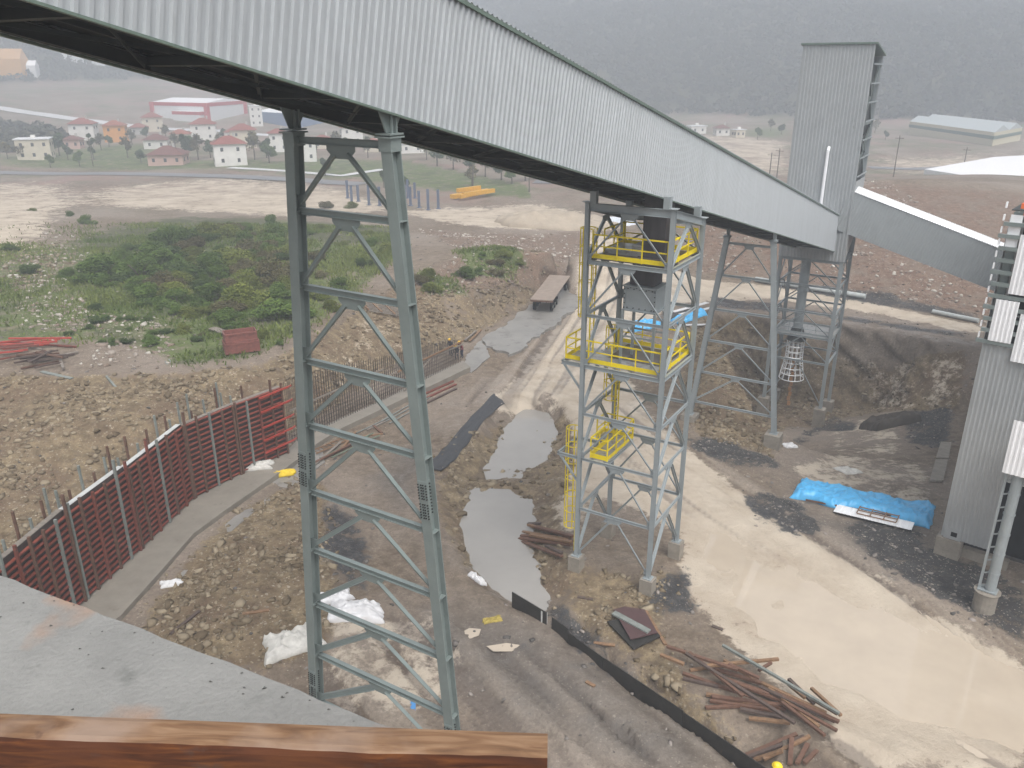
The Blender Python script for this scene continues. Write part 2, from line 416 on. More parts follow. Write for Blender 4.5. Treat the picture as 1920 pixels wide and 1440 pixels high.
ZN['pale'] = np.maximum.reduce([
  zone([[(900,770),(990,690),(1052,600),(1078,560),(1085,500),(1105,430),(1200,470),(1300,520),(1440,535),(1600,560),(1840,612),(1840,628),(1600,580),(1440,560),(1330,565),(1250,580),(1190,620),(1170,690),(1210,770),(1300,850),(1420,940),(1560,1030),(1680,1110),(1800,1180),(1930,1250),(1930,1440),(1600,1440),(1500,1330),(1400,1220),(1290,1130),(1270,1010),(1210,960),(1120,930),(1090,1000),(1060,1000),(1040,960),(1070,890),(1075,800),(1030,735)]], 4, .92),
  zone([[(-100,330),(120,345),(120,400),(60,470),(-100,480)], [(200,350),(420,330),(560,345),(660,360),(740,395),(560,408),(330,395),(170,385)], [(730,395),(1000,380),(1100,400),(1120,430),(960,430),(840,420)], [(1250,250),(1480,262),(1480,330),(1300,310)], [(1620,300),(1900,280),(1980,300),(1700,330)]], 2, .8),
  zone([[(700,560),(770,560),(800,650),(640,760),(600,760)]], 5, .3), zone([[(1480,872),(1600,852),(1740,872),(1745,950),(1600,915),(1500,905)]], 3, .56), zone([[(1570,640),(1815,662),(1800,765),(1640,772)]], 3, .40), zone([[(1560,780),(1690,790),(1690,850),(1560,860)]], 3, .42),
  zone([[(600,1150),(800,1150),(900,1250),(800,1345),(600,1345)]], 8, .5)])
ZN['dark'] = np.maximum.reduce([
  zone([[(1270,820),(1330,815),(1450,858),(1475,880),(1380,880),(1300,845)], [(1390,915),(1490,935),(1560,1000),(1500,1010),(1400,960)],
        [(1570,985),(1700,960),(1760,1030),(1850,1060),(1930,1110),(1930,1215),(1790,1140),(1640,1060)], [(1690,770),(1790,760),(1780,850),(1700,830)],
        [(1240,585),(1330,585),(1340,602),(1240,610)], [(1330,553),(1440,566),(1830,628),(1820,636),(1500,586),(1340,573)], [(1420,520),(1640,548),(1830,590),(1830,602),(1600,565),(1420,532)],
        [(600,930),(640,950),(690,1000),(700,1120),(640,1100),(600,1020)], [(1010,1120),(1090,1180),(1200,1260),(1170,1290),(1040,1200)], [(1205,1110),(1290,1060),(1300,1110),(1330,1150),(1240,1160)]], 4, .72),
  zone([[(830,1130),(1000,1160),(1240,1330),(1400,1440),(1200,1440),(900,1300),(760,1180)]], 10, .2),
  zone([[(1400,760),(1560,775),(1610,792),(1600,808),(1540,808),(1440,806)]], 2, .62),
  zone([[(870,560),(1000,480),(1060,490),(1000,560),(900,600)]], 5, .3)])
ZN['brush'] = zone([[(60,385),(150,380),(330,388),(480,398),(540,425),(540,455),(170,475),(100,440)], [(560,410),(745,425),(750,460),(560,450)]], 2)
ZN['damp'] = zone([[(830,1130),(1000,1160),(1240,1330),(1420,1450),(1180,1450),(900,1300),(770,1190)], [(820,870),(760,960),(700,900),(780,820)], [(1440,930),(1560,980),(1720,960),(1760,1030),(1900,1130),(1640,1060)]], 10, .9)
ZN['debris'] = zone([[(20,560),(160,545),(180,640),(40,640)], [(0,470),(100,470),(150,520),(20,550)], [(190,590),(310,600),(330,690),(150,690)], [(60,420),(150,440),(160,520),(90,480)]], 2)
ZN['red'] = np.maximum.reduce([
  zone([[(60,335),(300,335),(330,375),(200,385),(120,380)]], 2, .6), zone([[(0,500),(120,505),(130,545),(0,560)]], 3, .5),
  zone([[(1290,430),(1400,405),(1500,375),(1640,340),(1930,360),(1990,400),(1990,640),(1830,592),(1620,550),(1420,518),(1310,512)]], 4, .9),
  zone([[(760,520),(860,480),(1060,478),(1070,530),(980,540),(880,560),(800,560)]], 5, .62),
  zone([[(780,430),(1000,440),(1110,425),(1090,480),(860,470)]], 3, .6),
  zone([[(1610,640),(1830,660),(1830,760),(1620,740)]], 5, .45),
  zone([[(0,320),(300,330),(600,335),(300,350),(0,350)]], 2, .4)])
ZN['rock'] = np.maximum.reduce([
  zone([[(-200,700),(130,705),(330,700),(460,692),(545,657),(640,600),(760,525),(840,560),(860,640),(700,714),(545,812),(430,858),(120,1090),(-200,1300)]], 4, .85),
  zone([[(265,1170),(340,1060),(450,960),(560,905),(610,900),(620,1000),(640,1120),(620,1230),(500,1250),(300,1260)]], 5, .9),
  zone([[(1290,620),(1340,595),(1400,585),(1815,658),(1800,770),(1600,780),(1470,800),(1455,856),(1300,812),(1280,730)]], 3, .95),
  zone([[(820,850),(930,790),(1070,760),(1100,800),(1100,920),(1050,1000),(1060,1060),(1200,1080),(1290,1070),(1230,1180),(1330,1340),(1440,1440),(1380,1440),(1010,1110),(880,1060),(815,960)]], 4, .75),
  zone([[(0,440),(120,450),(150,520),(0,560)], [(480,880),(560,880),(560,930)]], 4, .55)])
ZN['rock'] = np.maximum(ZN['rock'], zone([[(690,716),(870,645),(1005,563),(1065,480),(940,500),(860,540),(760,545),(640,640)]], 3, .62))
ZN['wet'] = np.maximum.reduce([
  zone([[(600,880),(860,740),(1040,620),(1100,500),(1300,520),(1330,600),(1180,700),(1300,850),(1700,1110),(1930,1250),(1930,1440),(600,1440),(600,1000)]], 6, .75),
  zone([[(1330,560),(1840,600),(1840,650),(1330,590)]], 4, .8)])
ZN['pit'] = zone([[(1366,650),(1400,590),(1600,612),(1640,700),(1640,780),(1480,800),(1395,720)]], 2, 1.0)  # mask for the shade painted on the left of the pit

# ------------------------------------------------------------------ relief at the scale of clods, ruts and stones
near = sstep(190, 120, YY)
rk = np.clip(ZN['rock']+.8*ZN['red']*(1-ZN['pale']), 0, 1)
rough = (.55*fbm(XX/2.6, YY/2.6, 4, 3) + .22*np.abs(fbm(XX/.9, YY/.9, 3, 8)))*rk*near
soft = (.10*fbm(XX/3.5, YY/3.5, 4, 13)+.07*fbm(XX/1.1, YY/1.1, 3, 14)*(1+.6*ZN['pale']))*(1-rk)*near
def ruts(dirv, L, w, seed):                       # grooves stretched along a wheel direction
    d = Vector(dirv).normalized(); s = XX*d.x+YY*d.y; t = -XX*d.y+YY*d.x
    t = t+1.2*fbm(s/14, t/14, 2, seed+3)
    return fbm(s/L, t/w, 3, seed)
rA = ruts(P(1100, 500, 0)-P(980, 660, 0), 16, .55, 41)
rB = ruts(P(1800, 1200, 0)-P(1300, 850, 0), 12, .5, 43)
rC = ruts(P(760, 1150, 0)-P(1000, 1400, 0), 9, .45, 47)
gate = lambda polys, s: zone(polys, s)
gA = gate([[(860,760),(1050,600),(1090,480),(1150,470),(1200,560),(1120,700),(1040,740)]], 6)
gB = gate([[(1100,740),(1200,760),(1500,960),(1930,1200),(1930,1300),(1700,1180),(1300,960),(1120,900)]], 6)
gC = gate([[(620,1180),(800,1150),(1000,1230),(1400,1440),(620,1440)], [(1480,1310),(1640,1380),(1930,1420),(1930,1440),(1500,1440)]], 6)
RUT = rA*gA*1.2+rB*gB+rC*gC*1.7
dit = zone([[(812,880),(900,770),(1060,745),(1100,900),(1050,1000),(1090,1110),(1010,1120),(960,1130),(860,1060),(812,960)]], 2)
HT = HT + rough + soft + .5*RUT*near + dit*(.35*fbm(XX/1.3, YY/1.3, 4, 61)+.12*fbm(XX/.5, YY/.5, 2, 62))
HT = HT + .10*fbm(XX/.8, YY/.8, 3, 77)*ZN['grass']*near
idx = np.arange(NX*NY).reshape(NY, NX)
faces = np.stack([idx[:-1, :-1].ravel(), idx[:-1, 1:].ravel(), idx[1:, 1:].ravel(), idx[1:, :-1].ravel()], 1)
HT = HT + ZN['red']*1.3*fbm(XX/9, YY/9, 3, 55)*near
gy_, gx_ = np.gradient(HT, GY, GX); sl_ = np.hypot(gx_, gy_)+1e-6
push = np.clip(sl_-.45, 0, .9)*sstep(130, 105, YY)*(1.5*fbm(XX/1.6+HT*.9, YY/1.6-HT*.7, 4, 91)+.5*fbm(XX/.5+HT*2.1, YY/.5-HT*1.7, 2, 92))
verts = np.stack([(XX-gx_/sl_*push).ravel(), (YY-gy_/sl_*push).ravel(), HT.ravel()], 1)

def ground_material():
    m = bpy.data.materials.new('ground'); m.use_nodes = True; t = m.node_tree; L = t.links.new
    b = t.nodes['Principled BSDF']
    geo = t.nodes.new('ShaderNodeNewGeometry')
    def noise(sc, det=6, ro=.6, vec=None):
        n = t.nodes.new('ShaderNodeTexNoise'); n.inputs['Scale'].default_value = sc; n.inputs['Detail'].default_value = det; n.inputs['Roughness'].default_value = ro
        L(vec or geo.outputs['Position'], n.inputs['Vector']); return n.outputs['Fac']
    def math_(op, a, b_=None):
        n = t.nodes.new('ShaderNodeMath'); n.operation = op; n.use_clamp = False
        for k, q in enumerate((a, b_)):
            if q is None: continue
            if isinstance(q, (int, float)): n.inputs[k].default_value = q
            else: L(q, n.inputs[k])
        return n.outputs[0]
    def mrange(x, a, b_, c=0, d=1):
        n = t.nodes.new('ShaderNodeMapRange'); n.inputs[1].default_value = a; n.inputs[2].default_value = b_; n.inputs[3].default_value = c; n.inputs[4].default_value = d
        L(x, n.inputs[0]); return n.outputs[0]
    def mix(f, a, b_):
        n = t.nodes.new('ShaderNodeMix'); n.data_type = 'RGBA'
        if isinstance(f, (int, float)): n.inputs[0].default_value = f
        else: L(f, n.inputs[0])
        for k, q in ((6, a), (7, b_)):
            if isinstance(q, tuple): n.inputs[k].default_value = q+(1,)
            else: L(q, n.inputs[k])
        return n.outputs[2]
    def attr(nm):
        n = t.nodes.new('ShaderNodeAttribute'); n.attribute_name = nm; return n.outputs['Fac']
    n1, n2, n3, n4 = noise(.35), noise(1.4, 8, .7), noise(6, 8, .72), noise(.06, 4)
    brk = math_('MULTIPLY', math_('SUBTRACT', math_('ADD', math_('MULTIPLY', n1, .45), math_('ADD', math_('MULTIPLY', n2, .35), math_('MULTIPLY', n3, .2))), .5), 2.6)
    def zf(nm, w=.12):
        return mrange(math_('ADD', attr(nm), math_('MULTIPLY', brk, 1.15)), .5-w, .5+w)
    def two(c1, c2, f, lo=.35, hi=.65): return mix(mrange(f, lo, hi), c1, c2)
    base = two((.125, .094, .068), (.245, .193, .142), n2)
    base = mix(mrange(n4, .4, .65, 0, .6), base, (.34, .29, .25)); base = mix(math_('MULTIPLY', mrange(noise(.025, 6, .7), .5, .62), attr('far')), base, (.12, .135, .07)); base = mix(math_('MULTIPLY', mrange(noise(.04, 6, .7), .52, .6), attr('far')), base, (.27, .185, .155))
    rock = two((.10, .070, .042), (.33, .258, .158), n2, .34, .68); rock = mix(mrange(noise(.22, 5, .65), .47, .64, 0, .7), rock, (.15, .10, .066))
    vor = t.nodes.new('ShaderNodeTexVoronoi'); vor.inputs['Scale'].default_value = 2.6; vor.feature = 'F1'; L(geo.outputs['Position'], vor.inputs['Vector'])
    vst = math_('MULTIPLY', mrange(vor.outputs['Distance'], .22, .12), mrange(n1, .42, .6))
    rock = mix(vst, rock, (.46, .41, .33))
    rock = mix(mrange(n3, .55, .72, 0, .7), rock, (.13, .10, .075))
    red = two((.125, .075, .052), (.245, .165, .12), n2); red = mix(mrange(n1, .46, .62, 0, .7), red, (.20, .16, .125)); red = mix(mrange(n3, .6, .7), red, (.36, .30, .25))
    pale = two((.38, .315, .245), (.55, .48, .39), n1, .3, .7); pale = mix(math_('MULTIPLY', mrange(noise(.11, 6, .75), .46, .6), attr('far')), pale, (.26, .20, .16)); pale = mix(mrange(n3, .56, .66, 0, .18), pale, (.27, .23, .19))
    rut = mrange(attr('rut'), -.02, -.16); pale = mix(math_('MULTIPLY', rut, .75), pale, (.23, .195, .165))
    dark = two((.022, .023, .026), (.075, .074, .075), n2); dark = mix(mrange(n3, .62, .68), dark, (.22, .21, .20))
    gr = two((.06, .095, .022), (.135, .18, .05), n2); gr = mix(mrange(n3, .52, .68, 0, .8), gr, (.17, .155, .085)); gr = mix(mrange(n1, .50, .62, 0, .8), gr, (.22, .185, .135)); gr = mix(mrange(noise(3.3, 6, .8), .60, .66, 0, .7), gr, (.34, .34, .31)); gr = mix(mrange(attr('brush'), .2, .8, 0, .8), gr, two((.05, .06, .03), (.11, .105, .058), n2)); gr = mix(mrange(noise(.16, 5, .7), .50, .62, 0, .7), gr, (.055, .07, .028))
    peb = None
    for sc_, th, lo_ in ((3.2, .30, .50), (8.5, .34, .44)):
        vp = t.nodes.new('ShaderNodeTexVoronoi'); vp.inputs['Scale'].default_value = sc_; L(geo.outputs['Position'], vp.inputs['Vector'])
        sx = t.nodes.new('ShaderNodeSeparateColor'); L(vp.outputs['Color'], sx.inputs[0])
        mk = math_('MULTIPLY', math_('MULTIPLY', mrange(vp.outputs['Distance'], th, th-.08), mrange(sx.outputs[0], .55, .60)), mrange(n2, lo_-.04, lo_+.06))
        peb = (mk, sx.outputs[1]) if peb is None else (math_('MAXIMUM', peb[0], mk), math_('ADD', math_('MULTIPLY', peb[1], .5), math_('MULTIPLY', sx.outputs[1], .5)))
    wood = two((.022, .032, .016), (.085, .075, .032), noise(.045, 8, .75), .35, .65); wood = mix(mrange(noise(.25, 4), .45, .7, 0, .7), wood, (.03, .035, .022))
    base = mix(math_('MULTIPLY', rut, .6), base, (.115, .09, .075)); base = mix(mrange(attr('rut'), .03, .18, 0, .45), base, (.42, .36, .30))
    base = mix(math_('MULTIPLY', attr('damp'), mrange(n1, .3, .65, .35, .9)), base, two((.075, .070, .066), (.15, .14, .13), n2))
    c = mix(zf('rock'), base, rock); c = mix(zf('red'), c, red); c = mix(zf('grass'), c, gr)
    c = mix(zf('pale'), c, pale); c = mix(zf('dark'), c, dark)
    c = mix(math_('MULTIPLY', zf('pit'), .18), c, (.10, .075, .05))  # pit shade mixed into the ground colour
    pm = math_('MULTIPLY', peb[0], math_('SUBTRACT', 1.0, math_('MAXIMUM', math_('MULTIPLY', zf('pale'), .9), math_('MAXIMUM', math_('MULTIPLY', zf('grass'), .75), math_('MULTIPLY', attr('wet'), .75)))))
    c = mix(math_('MULTIPLY', pm, .85), c, two((.14, .115, .09), (.46, .41, .34), peb[1], .3, .7))
    c = mix(mrange(attr('wood'), .3, .7), c, wood)
    c = mix(math_('MULTIPLY', mrange(n3, .32, .62, .40, 0), math_('SUBTRACT', 1.0, math_('MULTIPLY', zf('pale'), .8))), c, (.05, .040, .032))
    L(c, b.inputs['Base Color'])
    wet = math_('MULTIPLY', attr('wet'), mrange(n1, .35, .6))
    L(mrange(wet, .1, .7, .95, .30), b.inputs['Roughness'])
    b.inputs['Specular IOR Level'].default_value = .28
    bp = t.nodes.new('ShaderNodeBump'); bp.inputs['Strength'].default_value = .8; bp.inputs['Distance'].default_value = .16
    L(math_('ADD', math_('MULTIPLY', n2, .6), math_('MULTIPLY', n3, .5)), bp.inputs['Height']); L(bp.outputs[0], b.inputs['Normal'])
    return m
ground = npmesh('ground', verts, faces, ground_material(), smooth=True)
tag(ground, 'brown muddy building-site ground with grassed terrace, ruts, pit and wooded hills', 'ground', kind='structure')
ZN['wood'] = np.clip(rise/40, 0, 1)*sstep(0, 30, rise); ZN['rut'] = RUT; ZN['far'] = sstep(130, 200, YY)
for k, a in ZN.items():
    at = ground.data.attributes.new(k, 'FLOAT', 'POINT'); at.data.foreach_set('value', a.ravel().astype(np.float32))
def zat(k, x, y): return float(bil(ZN[k], x, y))
def G(px, py): return hit(px, py)
# ================================================================== MATERIALS OF THE PLANT
M = {}
M['sheet'] = mat('galvanised_sheet', (.40, .425, .445), .5, .25, .07, 1.1, stretch=(2.2, 2.2, .3), spots=((.33, .345, .35), .62, 1.2))
M['sheet_dull'] = mat('dull_sheet', (.38, .40, .41), .5, .25, .06, .8, spots=((.28, .30, .29), .62, 1.0))
M['sheet_grey'] = mat('grey_sheet', (.31, .335, .345), .5, .2, .06, .8)
M['sheet_white'] = mat('white_sheet', (.88, .89, .91), .45, .1, .05, 1.0)
M['trim'] = mat('dark_green_trim', (.14, .19, .16), .5, .2, .1)
M['steel'] = mat('grey_green_paint', (.20, .238, .232), .42, .15, .10, 1.5, spots=((.16, .185, .175), .62, 3), bump=.05)
M['steel_light'] = mat('light_grey_paint', (.29, .325, .34), .42, .15, .09, 1.5, spots=((.24, .26, .26), .62, 3))
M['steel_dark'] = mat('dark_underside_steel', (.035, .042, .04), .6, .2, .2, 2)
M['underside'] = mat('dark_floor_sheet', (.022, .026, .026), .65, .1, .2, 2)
M['bolt'] = mat('bolt_dark', (.02, .022, .022), .5, .3, .1)
M['yellow'] = mat('yellow_paint', (.78, .61, .004), .5, 0, .10, 2.5, spots=((.55, .43, .03), .68, 4))
M['chute'] = mat('dark_chute_steel', (.055, .05, .055), .55, .3, .3, 1.5, stretch=(2, 2, .3))
M['plate_floor'] = mat('wet_floor_plate', (.34, .34, .33), .3, .2, .25, 2.0, spots=((.16, .13, .11), .55, 1.5))
M['plate_dark'] = mat('muddy_floor_plate', (.10, .085, .075), .4, .2, .3, 2.0)
M['conc'] = mat('concrete_pier', (.25, .225, .19), .8, 0, .2, 2, bump=.3, spots=((.16, .14, .12), .6, 3))
M['black'] = mat('dark_interior', (.006, .006, .007), 1.0, 0, .2, spec=0, rvar=0)  # plain black; also carries the painted shade inside the shed
M['orange'] = mat('orange_paint', (.75, .16, .04), .5)

# ================================================================== CONVEYOR GALLERY
GW, GH, SL = 3.5, 3.22, .2327
R0 = PD(1250, 373.5, 35.9)                         # a point of the near bottom edge
AX = Vector((U.x, U.y, -SL)).normalized()          # along the gallery, downhill
NUP = (Z - AX*AX.z).normalized()                   # square to it, upwards
def gal(s, v=0.0, h=0.0):                          # s metres along from R0, v across to the right, h up
    return R0 + AX*s + V*v + NUP*h
def s_at_px(px, lo=-60, hi=80):                    # station whose near bottom edge shows at photo column px
    for _ in range(50):
        m = (lo+hi)/2; q = gal(m); d = q.y*CT-(q.z-CAM_Z)*ST
        if d < 1 or W2+F*q.x/d < px: lo = m
        else: hi = m
    return lo
S0, S1 = -34.0, s_at_px(1563)
S_P1, S_P2, S_P3 = s_at_px(738), s_at_px(1250), s_at_px(1457)
gt = thing('conveyor_gallery', 'long corrugated light grey conveyor gallery sloping down across the picture on steel trestles', 'conveyor', gal(S_P1, -GW/2, 0))
MB().sheet(gal(S0), AX, NUP, V, S1-S0, GH, .25, .06).build('side_cladding', M['sheet'], gt)
MB().sheet(gal(S1, -GW), -AX, NUP, -V, S1-S0, GH, .25, .06).build('side_cladding', M['sheet'], gt)
m = MB(); m.sheet(gal(S0, .12, GH+.02), AX, -V, NUP, S1-S0, GW/2+.14, .25, .04)
m.build('roof', M['sheet'], gt)
m = MB(); m.sheet(gal(S0, -GW/2-.02, GH+.025), AX, -V, NUP, S1-S0, GW/2+.14, .25, .04); m.build('roof', M['sheet'], gt)
m = MB()
for v, h in ((.07, GH+.0), (-GW-.07, GH+.0)): m.bar(gal(S0, v, h-.03), gal(S1+.05, v, h-.03), .09, .11, NUP)
m.build('eaves_trim', M['trim'], gt)
m = MB()
for v in (.05, -GW-.05): m.bar(gal(S0, v, -.02), gal(S1, v, -.02), .1, .05, NUP)
m.build('drip_trim', M['trim'], gt)
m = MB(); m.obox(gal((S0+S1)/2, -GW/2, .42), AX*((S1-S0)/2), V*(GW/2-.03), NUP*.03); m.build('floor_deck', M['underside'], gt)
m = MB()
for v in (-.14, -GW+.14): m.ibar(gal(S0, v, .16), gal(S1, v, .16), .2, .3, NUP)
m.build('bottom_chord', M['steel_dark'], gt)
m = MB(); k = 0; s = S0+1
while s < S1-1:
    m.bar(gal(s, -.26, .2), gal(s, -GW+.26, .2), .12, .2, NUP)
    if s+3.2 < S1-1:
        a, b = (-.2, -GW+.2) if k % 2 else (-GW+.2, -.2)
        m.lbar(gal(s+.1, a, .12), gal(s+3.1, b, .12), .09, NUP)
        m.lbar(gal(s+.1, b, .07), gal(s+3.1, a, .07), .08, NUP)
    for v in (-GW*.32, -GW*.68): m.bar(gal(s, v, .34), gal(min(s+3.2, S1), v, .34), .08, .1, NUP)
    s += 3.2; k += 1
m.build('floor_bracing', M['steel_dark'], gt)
m = MB(); m.obox(gal(S1-.03, -GW/2, GH/2), AX*.02, V*(GW/2-.05), NUP*(GH/2-.05)); m.build('end_wall', M['sheet'], gt)

# ================================================================== TRESTLES
def leg_foot(pt, zf, splay, side):                 # foot of a raking leg
    h = pt.z-zf; return Vector((pt.x, pt.y, zf)) + V*(side*splay*h)
def bolts(m, c, ax, ay, n, cols, rows, pa, pb, r=.022):
    for i in range(cols):
        for j in range(rows):
            q = c+ax*((i-(cols-1)/2)*pa)+ay*((j-(rows-1)/2)*pb)
            m.cyl(q, q+n*.03, r, 6)
def gusset(m, c, wu, ht, th=.02, wb=None):         # trapezoid plate in the trestle plane
    wb = wu*.55 if wb is None else wb
    m.prism([c+V*-wu/2, c+V*wu/2, c+V*wu/2-Z*ht*.35, c+V*wb/2-Z*ht, c-V*wb/2-Z*ht, c-V*wu/2-Z*ht*.35], U*th)
def trestle(name, label, sta, zfoot, splay, levels, mt, wl, hl, cat='trestle', heavy=True, foot_mat=None, v_in=.16, top_drop=.55):
    """levels: heights of the cross beams; legs are I-sections with flanges facing along the gallery"""
    topR, topL = gal(sta, -v_in, 0)-Z*top_drop, gal(sta, -GW+v_in, 0)-Z*top_drop
    zR, zL = zfoot
    fR, fL = leg_foot(topR, zR, splay, 1), leg_foot(topL, zL, splay, -1)
    root = thing(name, label, cat, (fR+fL)/2)
    sidev = {}
    for nm, a, b in (('R', topR, fR), ('L', topL, fL)):
        m = MB(); m.ibar(b, a, wl, hl, U, .03, .02)
        dd = (a-b).normalized()
        # stiffeners between the flanges, on both sides of the web
        for zl in levels:
            t = (zl-b.z)/(a.z-b.z)
            if 0 < t < 1:
                q = b.lerp(a, t); sv = dd.cross(U).normalized()
                for sg in (-1, 1): m.obox(q+sv*sg*wl*.27, sv*(wl*.22), U*(hl/2-.03), dd*.012)
        leg = m.build('leg', mt, root)
        if heavy:
            for t in ((.43, .8) if nm == 'L' else (.42, .78)):
                mp = MB()
                q = a.lerp(b, t); sv = dd.cross(U).normalized()
                mp.obox(q-U*(hl/2+.004), sv*(wl*.46), U*.012, dd*.62)
                for sg in (-1, 1):
                    bolts(mp, q-U*(hl/2+.016)+sv*sg*wl*.25-dd*.30, sv, dd, -U, 2, 6, .1, .085)
                    bolts(mp, q-U*(hl/2+.016)+sv*sg*wl*.25+dd*.30, sv, dd, -U, 2, 6, .1, .085)
                nb = len(mp.f); mp.mi = [0]*6+[1]*(nb-6)
                mp.build('splice_plate', [mt, M['bolt']], leg)
                mw = MB(); sv2 = sv if sv.dot(V) > 0 else -sv
                mw.obox(q+sv2*(.018), sv2*.010, U*(hl/2-.04), dd*.55)
                for sg in (-1, 1): bolts(mw, q+sv2*.028+U*sg*hl*.22, U, dd, sv2, 1, 10, .1, .1)
                mw.mi = [0]*6+[1]*(len(mw.f)-6)
                mw.build('web_plate', [mt, M['bolt']], leg)
        m = MB()
        ct = a
        m.obox(ct+Z*.02, V*(wl*.75), U*(hl*.75), Z*.02)
        m.obox(ct-Z*.16, V*(wl*.58), U*(hl/2+.02), Z*.16) if heavy else m.obox(ct-Z*.1, V*(wl*.52), U*(hl/2+.015), Z*.08)
        m.obox(ct+Z*.09, V*(wl*.7), U*(hl*.7), Z*.02)
        m.build('cap_plate', mt, root)
        m = MB()
        gb = gal(sta, -v_in if nm == 'R' else -GW+v_in, .02)
        m.prism([ct+Z*.115-U*.16, ct+Z*.115+U*.16, gb+AX*.42, gb-AX*.42], V*.04)
        m.bar(ct+Z*.112+V*.12-U*.05, gb+V*.12-U*.05, .05, .05, U); m.bar(ct+Z*.112+V*.12+U*.12, gb+V*.12+U*.12, .05, .05, U)
        m.build('bearing_bracket', mt, root)
        sidev[nm] = (a, b)
    def onleg(nm, zl):
        a, b = sidev[nm]; return b.lerp(a, (zl-b.z)/(a.z-b.z))
    bh = .18 if heavy else .16
    for i, zl in enumerate(levels):
        zr = zl; l, r = onleg('L', zl), onleg('R', zr)
        m = MB(); m.ibar(l+V*wl*.5, r-V*wl*.5, bh*.8, bh, Z, .016, .012); m.build('cross_beam', mt, root)
        nx = levels[i+1] if i+1 < len(levels) else None
        if nx is None: continue
        c = (l+r)/2-Z*(bh/2)
        m = MB(); gusset(m, c-U*.01, .95 if heavy else .7, .32 if heavy else .24); m.build('gusset_plate', mt, root)
        for nm, sg in (('L', -1), ('R', 1)):
            e = onleg(nm, nx)+Z*(bh*.5+.12)-V*sg*(wl*.5+.03)
            s_ = c-Z*.2+V*sg*.22
            m = MB()
            m.lbar(s_-U*.035, e-U*.035, 0.13 if heavy else .09, U, .012); m.lbar(s_+U*.05, e+U*.05, 0.13 if heavy else .09, -U, .012)
            m.obox(e, V*.14, U*.008, Z*.2)
            m.build('brace', mt, root)
    for nm in 'RL':
        b = sidev[nm][1]
        m = MB(); m.obox(b+Z*.02, V*(wl*.8), U*(hl*.8), Z*.025)
        bolts(m, b+Z*.045, V, U, Z, 2, 2, wl*1.15, hl*1.1, .03); m.build('base_plate', mt, root)
        gz = hz(b.x, b.y)-.35
        m = MB(); m.obox(Vector((b.x, b.y, (b.z-.005+gz)/2)), V*.55, U*.55, Z*((b.z-.005-gz)/2)); m.build('pier', M['conc'], root)
    return root
def zlev(pts_):                                    # heights of beam marks on a raking leg: photo (x, y) with depth of a vertical plane Y
    return [PY(x, y, yy).z for x, y, yy in pts_]
q1 = gal(S_P1, -GW/2)
yl = q1.y+.7
P1L = [gal(S_P1).z-.72] + zlev([(568, 396, yl), (572, 541, yl), (573, 682, yl), (577, 806, yl), (583, 934, yl), (588, 1047, yl), (594, 1153, yl), (600, 1252, yl), (604, 1345, yl)]) + [1.3]
trestle('portal_trestle', 'tall grey-green portal trestle in the foreground with bolted splice plates on both legs', S_P1, (.45, .45), .073, P1L, M['steel'], .33, .37)
q3 = gal(S_P3, -GW)
P3L = [gal(S_P3).z-.95] + zlev([(1362, 512, q3.y+.6), (1351, 576, q3.y+.6), (1343, 635, q3.y+.6), (1332, 695, q3.y+.6), (1323, 752, q3.y+.6)]) + [.9]
trestle('braced_trestle', 'slim light grey-blue trestle under the lower gallery beside the excavated pit', S_P3, (.35, .5), .115, P3L[:-1], M['steel_light'], .34, .34, heavy=False)

# ================================================================== YELLOW-RAILED ACCESS TOWER
TB = P(1213, 1115, 0)                              # pier of the near right column
TW = 4.05
def tw(u, v, z): return Vector((TB.x, TB.y, 0)) + U*u + V*v + Z*z       # u 0..4 away, v -4..0 to the left
TZ = 19.45
tt = thing('access_tower', 'square light grey steel tower with yellow railed platforms and caged ladders under the gallery', 'tower', tw(TW/2, -TW/2, 0))
cw = .20
corner = [(0, 0), (0, -TW), (TW, 0), (TW, -TW)]
for u, v in corner:
    m = MB(); m.ibar(tw(u, v, 1.02), tw(u, v, TZ-SL*u), cw, cw, U, .02, .016); m.build('column', M['steel_light'], tt)
    gz = hz(tw(u, v, 0).x, tw(u, v, 0).y)
    m = MB(); m.obox(tw(u, v, (1.0+gz-.4)/2), V*.33, U*.33, Z*((1.0-gz+.4)/2)); m.build('pier', M['conc'], tt)
    m = MB(); m.obox(tw(u, v, 1.025), V*.22, U*.22, Z*.02); bolts(m, tw(u, v, 1.045), V, U, Z, 2, 2, .32, .32, .022); m.build('base_plate', M['steel_light'], tt)
LV = [19.25, 16.75, 14.2, 11.65, 9.15, 6.7, 3.85]
def face_pt(fc, t, z):                             # t 0..1 along a face
    top = z > 19
    if fc == 'front': return tw(0, -TW+TW*t, z)
    if fc == 'back': return tw(TW, -TW+TW*t, z-SL*TW*top)
    if fc == 'right': return tw(TW*t, 0, z-SL*TW*t*top)
    return tw(TW*t, -TW, z-SL*TW*t*top)
FDIR = {'front': (V, U), 'back': (V, U), 'right': (U, V), 'left': (U, V)}
